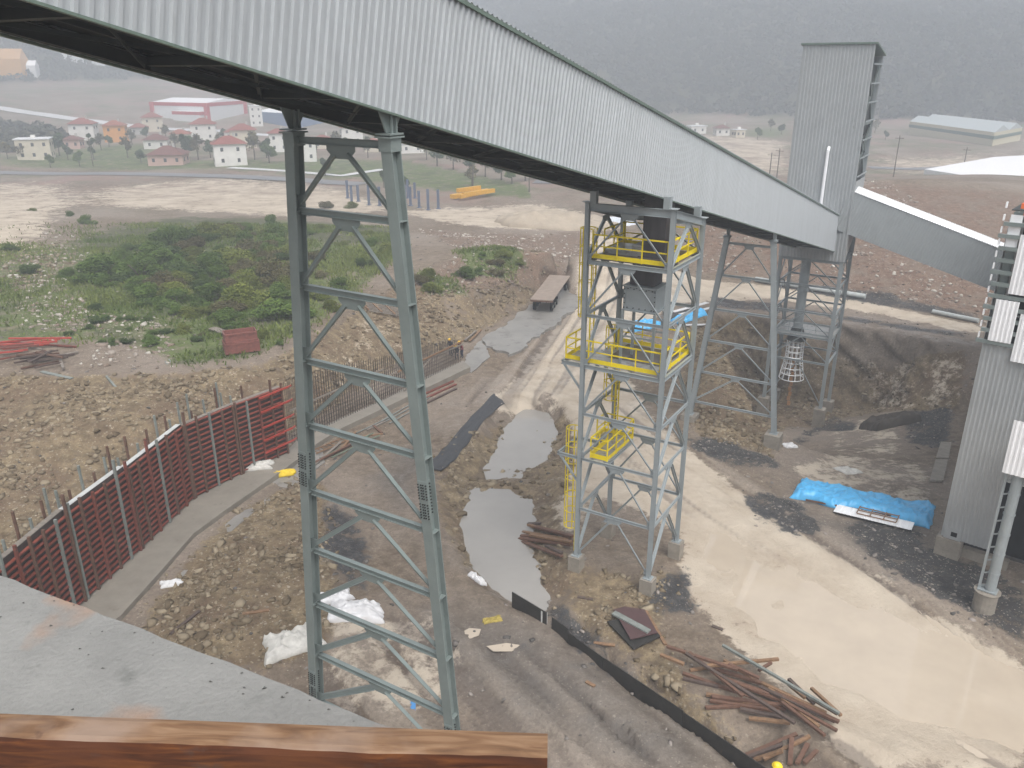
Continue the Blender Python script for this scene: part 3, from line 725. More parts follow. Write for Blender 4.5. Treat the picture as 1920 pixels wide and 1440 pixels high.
for fc in ('front', 'back', 'right', 'left'):
    d, n = FDIR[fc]; e = cw/2/TW
    for i, z in enumerate(LV):
        h = .34 if i == 0 else .2 if i in (1, 3) else .15
        m = MB(); m.ibar(face_pt(fc, e, z), face_pt(fc, 1-e, z), h*.6, h, Z, .014, .01); m.build('cross_beam', M['steel_light'], tt)
        zn = LV[i+1] if i+1 < len(LV) else 1.1
        if fc == 'left' and i in (1,): pass
        c = face_pt(fc, .5, z-h/2)
        m = MB()
        m.prism([c-d*.42, c+d*.42, c+d*.42-Z*.1, c+d*.26-Z*.3, c-d*.26-Z*.3, c-d*.42-Z*.1], n*.016); m.build('gusset_plate', M['steel_light'], tt)
        for sg in (-1, 1):
            eend = face_pt(fc, .5+sg*(.5-e-.015), zn+.22); s_ = c-Z*.2+d*sg*.2
            m = MB(); m.lbar(s_-n*.03, eend-n*.03, .085, n, .01); m.lbar(s_+n*.04, eend+n*.04, .085, -n, .01); m.obox(eend, d*.1, n*.007, Z*.17)
            m.build('brace', M['steel_light'], tt)
for u, v in corner:                                # knee brackets and caps at the top
    m = MB(); m.obox(tw(u, v, TZ+.015-SL*u), V*.19, U*.19, Z*.015); m.build('cap_plate', M['steel_light'], tt)
# hangers up to the gallery
sg_ = gal(S_P2)
for u in (0, TW):
    for vv in (-.3, -GW+.05-.3):
        p0 = tw(u, vv, 19.43-SL*u); rel = p0-R0; sst = rel.dot(Vector((U.x, U.y, 0)))
        top = Vector((p0.x, p0.y, R0.z-SL*sst+.02))
        if top.z-p0.z > .02:
            m = MB(); m.bar(p0, top, .3, .26, U); m.build('gallery_bearing', M['steel_light'], tt)
def railing(par, pts_, closed=False, hgt=1.1, toe=.21, post=1.25):
    """yellow handrail: top rail, knee rail, posts, toe board"""
    m = MB(); n = len(pts_)
    for i in range(n if closed else n-1):
        a, b = Vector(pts_[i]), Vector(pts_[(i+1) % n]); L = (b-a).length; d = (b-a)/L
        m.bar(a+Z*hgt, b+Z*hgt, .065, .06); m.bar(a+Z*.58, b+Z*.58, .05, .05)
        k = max(1, int(round(L/post)))
        for j in range(k+1):
            q = a.lerp(b, j/k); m.bar(q, q+Z*(hgt-.027), .055, .05, d)
        m.bar(a+Z*(toe/2+.02), b+Z*(toe/2+.02), .012, toe)
    return m.build('railing', M['yellow'], par)
def ladder(par, base, top, out, side, cage=(2.2, None), w=.45):
    m = MB(); base, top = Vector(base), Vector(top)
    for s_ in (-1, 1): m.bar(base+side*s_*w/2, top+side*s_*w/2, .05, .06, out)
    k = int((top-base).length/.3)
    for j in range(1, k): q = base.lerp(top, j/k); m.cyl(q-side*w/2, q+side*w/2, .016, 5)
    lad = m.build('ladder', M['yellow'], par)
    if cage:
        m = MB(); H_ = (top-base).length; z0 = cage[0]; hoops = max(2, int((H_-z0)/.85)+1)
        for j in range(hoops):
            z = z0+(H_-z0)*j/(hoops-1)
            m.tube([base+Z*z+side*(.36*math.cos(a))+out*(.36+.36*math.sin(a))*1.0 for a in np.linspace(-1.05, PI+1.05, 12)], .03, 4)
        for a in np.linspace(-.6, PI+.6, 6):
            o = side*(.36*math.cos(a))+out*(.36+.36*math.sin(a)); m.bar(base+Z*z0+o, base+Z*H_+o, .035, .045, o)
        m.build('safety_cage', M['yellow'], lad)
    return lad
# platform 1 (upper)
def platform(zf, poly_uv, hole=None, mt='plate_floor'):
    m = MB(); m.prism([tw(u, v, zf) for u, v in poly_uv], Z*.03); return m.build('platform_floor', M[mt], tt)
e = .14
platform(16.87, [(e, -TW+e), (e, -e), (TW-e, -e), (TW-e, -TW+e)], mt='plate_dark')
railing(tt, [tw(e+.02, -TW+.25, 16.9), tw(e+.02, -.2, 16.9)]); railing(tt, [tw(.2, -e-.02, 16.9), tw(TW-.2, -e-.02, 16.9)])
railing(tt, [tw(TW-e, -.2, 16.9), tw(TW-e, -TW+.2, 16.9)]); railing(tt, [tw(TW-.2, -TW+e, 16.9), tw(1.6, -TW+e, 16.9)])
# platform 2 (middle), cantilevered to the left
platform(11.77, [(e, -TW-1.05), (e, -e), (TW-e, -e), (TW-e, -TW+e), (2.3, -TW+e), (2.3, -TW-1.05)], mt='plate_floor')
m = MB(); m.prism([tw(1.35, -TW+.7, 11.802), tw(1.35, -.5, 11.802), tw(TW-.25, -.5, 11.802), tw(TW-.25, -TW+.7, 11.802)], Z*.004); m.build('mud_film', M['plate_dark'], tt)
railing(tt, [tw(e+.02, -TW-1.0, 11.8), tw(e+.02, -.2, 11.8)]); railing(tt, [tw(.2, -e-.02, 11.8), tw(TW-.2, -e-.02, 11.8)])
railing(tt, [tw(TW-e, -.2, 11.8), tw(TW-e, -TW+.2, 11.8)]); railing(tt, [tw(e+.02, -TW-1.0, 11.8), tw(2.25, -TW-1.0, 11.8)])
m = MB()
for u in (.02, 2.25): m.ibar(tw(u, -TW-cw/2, 11.65), tw(u, -TW-1.15, 11.65), .1, .2); 
m.ibar(tw(-.03, -TW-1.12, 11.65), tw(2.35, -TW-1.12, 11.65), .1, .2)
m.bar(tw(0, -TW-1.0, 11.55), tw(0, -TW-.1, 10.45), .09, .09); m.build('cantilever_bracket', M['steel_light'], tt)
# platform 3 (small landing) with its cantilever
platform(6.77, [(e, -TW+.5), (e, -TW+1.45), (3.4, -TW+1.45), (3.4, -TW-.2), (2.3, -TW-.2), (2.3, -TW+.5)])
railing(tt, [tw(e+.02, -TW+1.43, 6.8), tw(3.38, -TW+1.43, 6.8)]); railing(tt, [tw(e+.02, -TW+.52, 6.8), tw(2.2, -TW+.52, 6.8)], toe=.3)
railing(tt, [tw(e+.02, -TW+.52, 6.8), tw(e+.02, -TW+1.43, 6.8)], toe=.25); railing(tt, [tw(3.38, -TW+1.4, 6.8), tw(3.38, -TW-.2, 6.8), tw(2.4, -TW-.2, 6.8)])
m = MB(); m.ibar(tw(0, -TW-cw/2, 6.7), tw(0, -TW-1.25, 6.7), .1, .16); m.ibar(tw(2.2, -TW-cw/2, 6.7), tw(2.2, -TW-1.25, 6.7), .1, .16)
m.ibar(tw(-.05, -TW-1.22, 6.7), tw(2.25, -TW-1.22, 6.7), .1, .16); m.bar(tw(0, -TW-1.1, 6.62), tw(0, -TW-.1, 5.4), .09, .09)
for v in (-TW+.5, -TW+1.45): m.ibar(tw(.1, v, 6.66), tw(3.4, v, 6.66), .1, .18)
m.build('cantilever_bracket', M['steel_light'], tt)
gl = hz(*tw(1.0, -TW-.45, 0)[:2])
ladder(tt, tw(.8, -TW-.42, gl-.05), tw(.8, -TW-.42, 7.9), -V, U, (2.1, None))
ladder(tt, tw(2.9, -TW+.62, 6.8), tw(2.9, -TW+.62, 12.9), -V, U, (2.2, None))
ladder(tt, tw(1.5, -TW-.3, 11.8), tw(1.5, -TW-.3, 18.0), -V, U, (1.9, None))
# chute from the gallery, hopper and bin
m = MB(); cc = (2.1, -1.45)
m.obox(tw(cc[0], cc[1], 18.55), V*.55, U*.5, Z*1.35); m.build('chute', M['chute'], tt)
m = MB()
a = [tw(cc[0]-.5, cc[1]-.55, 17.2), tw(cc[0]-.5, cc[1]+.55, 17.2), tw(cc[0]+.5, cc[1]+.55, 17.2), tw(cc[0]+.5, cc[1]-.55, 17.2)]
b = [tw(cc[0]-.8, cc[1]-.95, 16.4), tw(cc[0]-.8, cc[1]+.8, 16.4), tw(cc[0]+.8, cc[1]+.8, 16.4), tw(cc[0]+.8, cc[1]-.95, 16.4)]
m.add(a+b, [(0, 1, 5, 4), (1, 2, 6, 5), (2, 3, 7, 6), (3, 0, 4, 7), (0, 3, 2, 1), (4, 5, 6, 7)]); m.build('hopper', M['chute'], tt)
m = MB(); m.obox(tw(1.6, -1.7, 15.05), V*.75, U*.65, Z*.55); m.obox(tw(1.6, -1.7, 15.62), V*.85, U*.75, Z*.03); m.obox(tw(1.6, -1.7, 14.48), V*.85, U*.75, Z*.03)
for v in (-1, 1): m.obox(tw(.93, -1.7+v*.75, 15.05), V*.05, U*.03, Z*.53)
bn = m.build('bin', M['steel_light'], tt)
m = MB()
for k in range(6):
    bolts(m, tw(.9, -1.7-.75+k*.3, 15.58), V, Z, -U, 1, 2, .1, .0, .03)
for k in range(5):
    for v in (-.75, .75): bolts(m, tw(.9, -1.7+v, 14.6+k*.22), V, Z, -U, 1, 1, .1, .1, .03)
    bolts(m, tw(.945, -1.7-.6+k*.3, 15.5), V, Z, -U, 1, 1, .1, .1, .03); bolts(m, tw(.945, -1.7-.6+k*.3, 14.6), V, Z, -U, 1, 1, .1, .1, .03)
m.build('flange_bolts', M['bolt'], bn)
m = MB(); m.obox(tw(1.6, -1.7, 16.1), V*.6, U*.5, Z*.42); m.build('feed_spout', M['chute'], tt)
m = MB()
for u in (.9, 2.3):
    for v in (-2.5, -.9): m.bar(tw(u, v, 11.84), tw(u, v, 14.42), .12, .12, U)
m.bar(tw(.9, -2.5, 13.2), tw(.9, -.9, 13.2), .08, .08); m.bar(tw(2.3, -2.5, 13.2), tw(2.3, -.9, 13.2), .08, .08); m.build('bin_support', M['steel_light'], tt)
m = MB(); m.obox(tw(2.4, -3.1, 17.0), V*.7, U*.9, Z*.1); m.obox(tw(2.0, -2.2, 17.15), V*.25, U*.5, Z*.25); m.build('machine_cover', M['plate_floor'], tt)
# ================================================================== TRANSFER TOWER at the lower end of the gallery
E0 = gal(S1)                                       # near bottom corner of the gallery's end
def tt_(u, v, z): return Vector((E0.x, E0.y, 0)) + U*u + V*v + Z*z
vL, vR, TD = -4.9, 1.0, 5.0
yR = tt_(0, vR, 0).y
zT = PY(1624, 82, yR).z; zB = PY(1588, 492, yR).z
tr = thing('transfer_tower', 'tall grey corrugated transfer tower with open-framed side, standing in the pit', 'tower', tt_(TD/2, (vL+vR)/2, -8))
m = MB(); m.sheet(tt_(.06, vL, zB), V, Z, -U, vR-vL, zT-zB, .30, .06); m.build('front_cladding', M['sheet_dull'], tr)
m = MB(); m.sheet(tt_(TD, vL, zB), -U, Z, -V, TD-.1, zT-zB-.9, .25, .035); m.build('side_cladding', M['sheet_dull'], tr)
m = MB(); m.sheet(tt_(TD, vR, zB), -V, Z, U, vR-vL, zT-zB-.9, .25, .035); m.build('back_cladding', M['sheet_dull'], tr)
m = MB()                                           # roof, falling to the back
m.prism([tt_(-.15, vL-.15, zT), tt_(-.15, vL-.15, zT+.14), tt_(TD+.3, vL-.15, zT-.75), tt_(TD+.3, vL-.15, zT-.89)], V*(vR-vL+.35)); m.build('roof', M['trim'], tr)
m = MB()
m.prism([tt_(.1, vR+.005, zB), tt_(TD*.95, vR+.005, zB+2.6), tt_(TD*.95, vR+.005, zB+7.2), tt_(.1, vR+.005, zB+7.2)], V*.03); m.build('side_cladding', M['sheet_dull'], tr)
zG = zB+.0
for u in (.25, TD-.1):
    for v in (vL+.2, vR-.2):
        gz = hz(*tt_(u, v, 0)[:2]); ft = max(gz+1.9, -6.1) if u < 1 else gz+1.2
        m = MB(); m.ibar(tt_(u, v, ft), tt_(u, v, zT-.25-(.8 if u > 1 else 0)), .3, .3, U, .02, .016); m.build('column', M['steel_light'], tr)
        m = MB(); m.obox(tt_(u, v, (ft+gz-.4)/2), V*.5, U*.5, Z*((ft-gz+.4)/2-.002)); m.build('pier', M['conc'], tr)
z = zB+7.6; k = 0
while z < zT-1.2:
    m = MB(); m.bar(tt_(.2, vR+.04, z), tt_(TD+.1, vR+.04, z), .08, .11); m.build('side_girt', M['steel_light'], tr); z += 1.55; k += 1
m = MB()
for z0, z1 in ((zB+7.4, zB+12), (zB+12, zT-1.6)):
    m.lbar(tt_(.3, vR-.2, z0), tt_(TD-.2, vR-.2, z1), .14, V); m.lbar(tt_(TD-.2, vR-.25, z0), tt_(.3, vR-.25, z1), .14, V)
m.bar(tt_(.2, vR-.2, zB+12), tt_(TD, vR-.2, zB+12), .16, .2); m.build('side_brace', M['steel'], tr)
m = MB(); m.obox(tt_(TD*.5, (vL+vR)/2, zB+9.4), V*((vR-vL)/2-.3), U*(TD/2-.2), Z*.06); m.obox(tt_(TD*.55, vR-1.1, zB+10.2), V*.8, U*1.4, Z*.8); m.build('machine_floor', M['steel_dark'], tr)
# frame under the cladding
zl = [zB-.12, zB-2.6, zB-5.2, zB-7.6, zB-10.1]
for i, z in enumerate(zl):
    for a, b in (((.25, vL+.2), (.25, vR-.2)), ((TD-.1, vL+.2), (TD-.1, vR-.2)), ((.25, vR-.2), (TD-.1, vR-.2)), ((.25, vL+.2), (TD-.1, vL+.2))):
        A, B = tt_(a[0], a[1], z), tt_(b[0], b[1], z)
        m = MB(); m.ibar(A, B, .14 if i else .24, .18 if i else .34); m.build('cross_beam', M['steel_light'], tr)
        if i < len(zl)-1:
            c = (A+B)/2-Z*.08
            for e_ in (A, B):
                q = Vector((e_.x, e_.y, zl[i+1]+.12)); m = MB(); m.lbar(c, q.lerp(c, .03), .11, U); m.build('brace', M['steel_light'], tr)
for sgn, v in ((-1, vL+.2), (1, vR-.2)):           # bottom braces to the piers
    q = tt_(.25, v, max(hz(*tt_(.25, v, 0)[:2])+2.1, -6.0)); m = MB(); m.lbar(tt_(.25, (vL+vR)/2, zl[-1]-.1), q, .11, U); m.build('brace', M['steel_light'], tr)
m = MB(); m.obox(tt_(TD*.45, (vL+vR)/2+.2, zB-7.5), V*2.6, U*2.0, Z*.04); m.build('service_deck', M['plate_floor'], tr)
rv = [tt_(.3, vL+.5, zB-7.45), tt_(.3, vR-.4, zB-7.45), tt_(TD-.4, vR-.4, zB-7.45)]
_y = M['yellow']; M['yellow'] = M['steel_light']; railing(tr, rv); M['yellow'] = _y
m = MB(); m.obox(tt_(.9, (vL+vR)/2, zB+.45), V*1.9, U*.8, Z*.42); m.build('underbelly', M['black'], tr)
# discharge pipe, cone and telescopic spout
cv = (vL+vR)/2-.55; pu = 1.2
m = MB(); m.cyl(tt_(pu, cv, zB), tt_(pu, cv, zB-7.0), .45, 18); m.cyl(tt_(pu, cv, zB-3.3), tt_(pu, cv, zB-3.4), .55, 18); m.build('discharge_pipe', M['steel_light'], tr, smooth=False)
m = MB(); m.cyl(tt_(pu, cv, zB-7.0), tt_(pu, cv, zB-8.3), .5, 18, r2=.95); sp = m.build('spout_cone', M['steel_dark'], tr)
m = MB()
H_ = 4.0
for k in range(8):
    t = k/7; z = zB-8.3-H_*t; r = .82+.38*max(0, t-.45)/.55
    m.tube([tt_(pu, cv, z)+V*(r*math.cos(a))+U*(r*math.sin(a)) for a in np.linspace(0, 2*PI, 17)[:-1]], .045, 5, closed=True)
for a in np.linspace(0, 2*PI, 13)[:-1]:
    o = lambda r: V*(r*math.cos(a))+U*(r*math.sin(a))
    m.tube([tt_(pu, cv, zB-8.3)+o(.82), tt_(pu, cv, zB-8.3-H_*.45)+o(.82), tt_(pu, cv, zB-8.3-H_)+o(1.2)], .04, 5)
m.build('telescopic_spout', M['sheet_white'], tr)
m = MB(); g = hz(*tt_(pu, cv, 0)[:2])
for k in range(10):
    z = zB-8.4-H_*.5-k*.52
    if z > g: m.obox(tt_(pu, cv+.08*(k % 2), z), V*.14, U*.07, Z*.2)
m.build('orange_hose', mat('rusty_hose', (.35, .17, .06), .7), tr)
# rain pipe on the front
m = MB(); a = PY(1548, 286, tt_(-.15, 0, 0).y); x_ = (a-tt_(-.12, 0, 0)); v_ = x_.dot(V)
m.cyl(tt_(-.14, v_, PY(1548, 286, yR).z), tt_(-.14, v_, PY(1542, 392, yR).z), .14, 10); m.cyl(tt_(-.14, v_, PY(1548, 286, yR).z), tt_(.1, v_, PY(1548, 284, yR).z+.25), .14, 10)
m.build('rain_pipe', M['sheet_white'], tr)

# ================================================================== SECOND, SHORTER GALLERY
D2 = 72.5
a2, b2 = PD(1597, 358, D2), PD(1862, 461, D2)
ax2 = (b2-a2).normalized(); hx = Vector((ax2.x, ax2.y, 0)).normalized(); n2 = Vector((hx.y, -hx.x, 0))   # towards the camera
up2 = (Z-ax2*ax2.z).normalized(); L2 = (b2-a2).length+9.5
def g2(s, w, h): return a2+ax2*s-n2*w+up2*(h)
H2_ = 3.55
g2t = thing('feeder_gallery', 'short grey corrugated gallery with pale roof between transfer tower and unfinished shed', 'conveyor', g2(4, 1.6, -H2_))
MB().sheet(g2(0, 0, -H2_), ax2, up2, n2, L2, H2_, .25, .035).build('side_cladding', M['sheet_grey'], g2t)
MB().sheet(g2(L2, 3.0, -H2_), -ax2, up2, -n2, L2, H2_, .25, .035).build('side_cladding', M['sheet_dull'], g2t)
m = MB(); m.sheet(g2(0, -.08, .0), ax2, (-n2*1.6+up2*.5).normalized(), up2, L2, 1.70, .25, .035); m.build('roof', M['sheet_white'], g2t)
m = MB(); m.sheet(g2(L2, 3.08, .0), -ax2, (n2*1.6+up2*.5).normalized(), up2, L2, 1.70, .25, .035); m.build('roof', M['sheet_white'], g2t)
m = MB(); m.obox(g2(L2/2, 1.5, -H2_+.1), ax2*(L2/2), n2*1.47, up2*.1); m.build('floor_deck', M['underside'], g2t)
m = MB(); m.prism([g2(.05, .05, -H2_+.05), g2(.05, 2.95, -H2_+.05), g2(.05, 2.95, -.05), g2(.05, .05, -.05)], ax2*.04); m.build('end_wall', M['steel_dark'], g2t)
m = MB(); q = g2(.6, .5, -H2_)
m.bar(q, q-Z*2.4, .3, .3); m.bar(q-n2*2, q-n2*2-Z*2.4, .3, .3); m.bar(q-Z*1.3, q-hx*3.4-Z*1.3, .22, .26); m.build('seat_bracket', M['steel'], g2t)

# ================================================================== OPEN SHED on the right
BH = math.radians(-50)
BV = Vector((math.sin(BH+PI), math.cos(BH+PI), 0)); BU = Vector((-BV.y, BV.x, 0))
CB = P(1757, 1036, 0)
def sb(u, v, z): return Vector((CB.x, CB.y, 0))+BU*u+BV*v+Z*z
zC1 = PY(1762, 1003, CB.y).z; zC2 = PY(1824, 643, CB.y).z; zC3 = PY(1873, 402, CB.y).z
sh = thing('open_shed', 'tall unfinished grey shed with bare girts and loose white sheets at its top', 'building', sb(0, 3, 0))
cwid = 2.35; OPN = PY(1893, 884, CB.y).z
m = MB(); m.sheet(sb(0, 0, zC1), BV, Z, -BU, cwid, zC2-zC1, .21, .03); m.build('front_cladding', M['sheet_dull'], sh)
zO = 5.2
m = MB(); m.sheet(sb(.02, cwid, zO), BV, Z, -BU, 12, zC2-zO, .21, .03); m.build('front_cladding', M['sheet_dull'], sh)
m = MB(); m.sheet(sb(42, 0, .4), -BU, Z, -BV, 41.9, zC3-.6, .42, .03); m.build('side_cladding', M['sheet_dull'], sh)
m = MB(); m.sheet(sb(42.1, 14.4, .4), -BV, Z, BU, 14.3, zC3-.6, .42, .03); m.build('back_cladding', M['sheet_dull'], sh)
m = MB(); m.prism([sb(.6, -.1, zC3+.1), sb(.6, 14.6, zC3+.3), sb(42.3, 14.6, zC3+.3), sb(42.3, -.1, zC3+.1)], Z*.05); m.build('roof', M['steel_dark'], sh)
m = MB(); m.obox(sb(2.2, 7.5, zC2/2+.4), BV*7.2, BU*.05, Z*(zC2/2+.6)); m.obox(sb(2.6, 7.2, (zC2+zC3)/2+.6), BV*6.9, BU*.05, Z*((zC3-zC2)/2-.4)); m.build('interior_shade', M['black'], sh)  # black sheets added behind the openings to stand for interior shade
for v in (0.25, 5.2, 10.2):
    m = MB(); m.ibar(sb(.4, v, .9), sb(.4, v, zC3+.1), .34, .34, BU, .024, .018); m.build('column', M['steel'], sh)
m = MB(); m.obox(sb(.25, .45, .5), BV*.62, BU*.4, Z*.58); m.build('plinth', M['conc'], sh)
m = MB(); m.obox(sb(.75, 2.2, .1), BV*1.1, BU*.2, Z*.38); m.build('dwarf_wall', M['conc'], sh)
m = MB(); m.obox(sb(-.06, .55, zC1+.3), BV*.42, BU*.02, Z*.32); m.obox(sb(-.085, .62, zC1+.3), BV*.15, BU*.01, Z*.13, 1); m.build('wall_plate', [M['sheet_dull'], M['black']], sh)
z = zC2+.15; k = 0
while z < zC3+.1:
    m = MB(); lo = .0 - (.0 if k % 3 else .12)
    m.bar(sb(-.10, lo-.2, z), sb(-.10, 12, z), .16, .18); m.build('girt', M['steel'], sh)
    z += .58; k += 1
for i, (v, z0, z1, w) in enumerate(((.62, zC3-3.7, zC3-.85, .95), (1.62, zC3-3.9, zC3-1.6, 1.3), (.2, zC2+.25, zC2+2.35, 1.0), (1.35, zC2-.6, zC2+1.8, 1.4), (3.2, zC3-4.0, zC3-1.2, 1.2), (2.9, zC2-.2, zC2+2.0, 1.3))):
    m = MB(); m.sheet(sb(-.20, v, z0), BV, Z, -BU, w, z1-z0, .2, .03); m.build('loose_sheet', M['sheet_white'], sh)
m = MB(); m.bar(sb(-.02, .28, zC3-.0), sb(-.02, .28, zC3-1.7), .5, .05, BU); m.build('white_flashing', M['sheet_white'], sh)
m = MB(); m.obox(sb(-.02, .55, zC3+.45), BV*.18, BU*.15, Z*.12); m.bar(sb(-.02, .55, zC3), sb(-.02, .55, zC3+.4), .05, .05); m.build('beacon', M['orange'], sh)
for k in range(12):
    m = MB(); q = sb(-.10, -.235, zC2+.44+k*.58); m.obox(q, BV*.03, BU*.1, Z*.14); m.build('cleat', M['sheet_white'], sh)
# lattice column and the door header it carries
FB = P(1843, 1142, 0); top_y = FB.y
zP, zH = PY(1843, 1108, FB.y).z, PY(1893, 886, FB.y).z
def fb(u, v, z): return Vector((FB.x, FB.y, 0))+BU*u+BV*v+Z*z
m = MB(); m.cyl(fb(0, 0, -.4), fb(0, 0, zP), .52, 20); m.cyl(fb(0, 0, zP), fb(0, 0, zP+.04), .6, 20); m.build('pier', M['conc'], sh)
m = MB(); m.cyl(fb(0, .1, zP+.04), fb(0, .1, zH+.3), .24, 16); m.obox(fb(0, .0, zP+.1), BV*.42, BU*.3, Z*.03)
for k in range(1, 6): z = zP+(zH-zP)*k/6; m.cyl(fb(0, .1, z), fb(0, .1, z+.05), .265, 16)
m.build('pipe_column', M['steel_light'], sh)
m = MB(); m.bar(fb(0, -.38, zP), fb(0, -.38, zH+.3), .09, .12, BV)
for k in range(9): z = zP+.2+(zH-zP)*k/9; m.bar(fb(0, -.34, z), fb(0, -.1, z+.12), .06, .06, BU)
m.build('lacing_channel', M['steel_light'], sh)
zU = PY(1888, 788, FB.y).z
m = MB(); m.sheet(fb(-.4, -.55, zH), BV, Z, -BU, 9, zU-zH, .21, .03); m.build('door_header', M['sheet_white'], sh)
m = MB(); m.obox(fb(1.6, 3.9, zH+.2), BV*4.4, BU*1.9, Z*.12); m.build('canopy_soffit', M['steel_dark'], sh)
m = MB(); m.prism([sb(2.0, cwid+.1, -.2), sb(2.0, 14, -.2), sb(40, 14, -.2), sb(40, cwid+.1, -.2)], Z*.22); m.build('shed_floor', mat('dirty_floor', (.07, .065, .06), .7), sh)
# ================================================================== CONCRETE, WATER, FORMWORK
M['wet_conc'] = mat('wet_concrete', (.235, .225, .21), .35, 0, .22, .5, bump=.25, bscale=5, spots=((.13, .12, .11), .54, .7), rvar=.18)
M['foot_conc'] = mat('footing_concrete', (.225, .205, .175), .6, 0, .15, 1.0, bump=.15, bscale=8, spots=((.15, .13, .11), .6, 1.4))
M['red'] = mat('worn_red_paint', (.17, .05, .034), .65, 0, .35, 3, spots=((.085, .05, .04), .52, 5))
M['red_rail'] = mat('rail_red', (.22, .055, .036), .6, 0, .4, 2.5, spots=((.11, .05, .04), .56, 4))
M['red_bright'] = mat('red_paint', (.36, .05, .035), .5, 0, .2, 3)
M['rust'] = mat('rusty_steel', (.115, .062, .042), .8, 0, .35, 4)
M['form_face'] = mat('formwork_face', (.05, .038, .034), .8, 0, .35, 4, spots=((.20, .18, .165), .64, 5))
M['grey_prop'] = mat('grey_steel_prop', (.20, .22, .205), .6, .1, .25, 3, spots=((.11, .10, .09), .6, 5))
M['alu'] = mat('pale_form_edge', (.52, .53, .52), .5, .1, .15, 3)
M['rebar'] = mat('rebar_steel', (.042, .034, .03), .8, 0, .3, 5)
M['wood_a'] = mat('red_brown_timber', (.13, .068, .045), .7, 0, .3, 6, spots=((.10, .06, .045), .58, 8))
M['wood_b'] = mat('ochre_timber', (.21, .125, .07), .7, 0, .3, 6)
M['wood_c'] = mat('grey_timber', (.20, .175, .15), .75, 0, .3, 6)
M['wood_d'] = mat('dark_timber', (.085, .06, .05), .75, 0, .3, 6)
M['black_steel'] = mat('black_steel_plate', (.028, .026, .024), .55, .1, .4, 3, spots=((.07, .05, .035), .6, 5))
M['blue_tarp'] = mat('blue_tarpaulin', (.085, .43, .78), .35, 0, .12, 3)
M['white_cloth'] = mat('white_plastic', (.62, .62, .635), .5, 0, .1, 3)
M['grey_cloth'] = mat('dirty_plastic', (.50, .49, .46), .55, 0, .2, 3)
M['yellow_cloth'] = mat('yellow_cloth', (.70, .50, .03), .7, 0, .15, 3)
M['felt'] = mat('dark_felt', (.045, .047, .052), .75, 0, .3, 4, bump=.3)

def water_mat(name, col, rough=.04):
    m = mat(name, col, rough, 0, .08, .3, bump=.008, bscale=2.5, rvar=0, spec=.9)
    return m
M['mud_water'] = water_mat('muddy_water', (.46, .39, .31), .05)
M['grey_water'] = water_mat('grey_water', (.30, .285, .265), .05)
def flat_poly(name, w, z, m, label, cat='water', th=None, rag=0):
    if rag:
        ww = []
        for a, b in zip(w, w[1:]+w[:1]):
            k_ = max(1, int((b-a).length/.5)); d_ = (b-a).normalized()
            for j in range(k_):
                p = a.lerp(b, j/k_); ww.append(p+Vector((-d_.y, d_.x, 0))*rag*2*float(fbm(p.x*.9, p.y*.9, 3, 3)))
        w = ww
    vs = [Vector((p.x, p.y, z)) for p in w]; b = MB()
    if th:
        b.prism([v-Z*th for v in vs], Z*th)
    else: b.add(vs, [tuple(range(len(vs)))])
    o = b.build(name, m); tag(o, label, cat, kind='structure'); return o
flat_poly('muddy_pool', [P(*q, -.07) for q in ((1285,1000),(1330,985),(1400,985),(1520,1040),(1700,1125),(1850,1200),(2000,1265),(2060,1340),(2000,1425),(1800,1420),(1640,1385),(1540,1320),(1440,1250),(1330,1170),(1285,1090))], -.095, M['mud_water'], 'large shallow pool of beige muddy water on the yard')
flat_poly('puddle', [P(*q, -1.12) for q in ((985,742),(930,775),(900,860),(915,912),(985,915),(1060,890),(1085,810),(1075,755))], -1.12, M['grey_water'], 'upper grey puddle in the ditch')
flat_poly('puddle', [P(*q, -.66) for q in ((890,915),(850,940),(840,990),(850,1045),(885,1108),(950,1148),(1075,1222),(1200,1312),(1320,1397),(1420,1467),(1490,1455),(1370,1370),(1240,1280),(1130,1195),(1065,1110),(1040,1050),(1025,1000),(1030,955),(985,918))], -.66, M['grey_water'], 'long grey puddle and channel beside the black steel plates')
flat_poly('puddle', [P(*q, .012) for q in ((850,1195),(880,1178),(902,1180),(898,1192),(870,1202))], .03, M['mud_water'], 'small beige puddle on the dark road')
flat_poly('puddle', [P(*q, .012) for q in ((912,1212),(950,1206),(975,1210),(960,1222),(925,1222))], .03, M['mud_water'], 'thin beige puddle beside the small one on the dark road')

# footing strips
fo = [P(*q, .5) for q in ((60,1290),(227,1153),(300,1072),(363,1000),(417,960),(530,882),(600,828),(640,803),(720,765),(800,727),(882,688))]
fb_ = [P(*q, .5) for q in ((868,676),(800,706),(720,748),(640,783),(560,822),(545,838),(452,882),(362,928),(262,1022),(160,1118),(0,1250))]
flat_poly('footing', fo+fb_, .5, M['foot_conc'], 'upper step of the concrete wall footing', 'footing', th=.9)
lo = [P(*q, .16) for q in ((100,1330),(265,1172),(340,1082),(400,1020),(473,962),(555,905),(610,866),(600,838),(530,888),(417,968),(363,1008),(300,1080),(227,1160),(60,1300))]
flat_poly('footing', lo, .16, M['wet_conc'], 'lower wet blinding strip in front of the footing', 'footing', th=.5, rag=.18)
bl = [P(*q, .3) for q in ((880,694),(925,664),(962,655),(1000,632),(1060,590),(1110,556),(1130,520),(1080,500),(1050,525),(1005,566),(945,608),(900,634),(872,664))]
flat_poly('concrete_strip', bl[0:2]+[P(905,640,.3)]+bl[10:], .12, M['wet_conc'], 'wet grey blinding concrete where the workers stand', 'footing', th=.5, rag=.5)
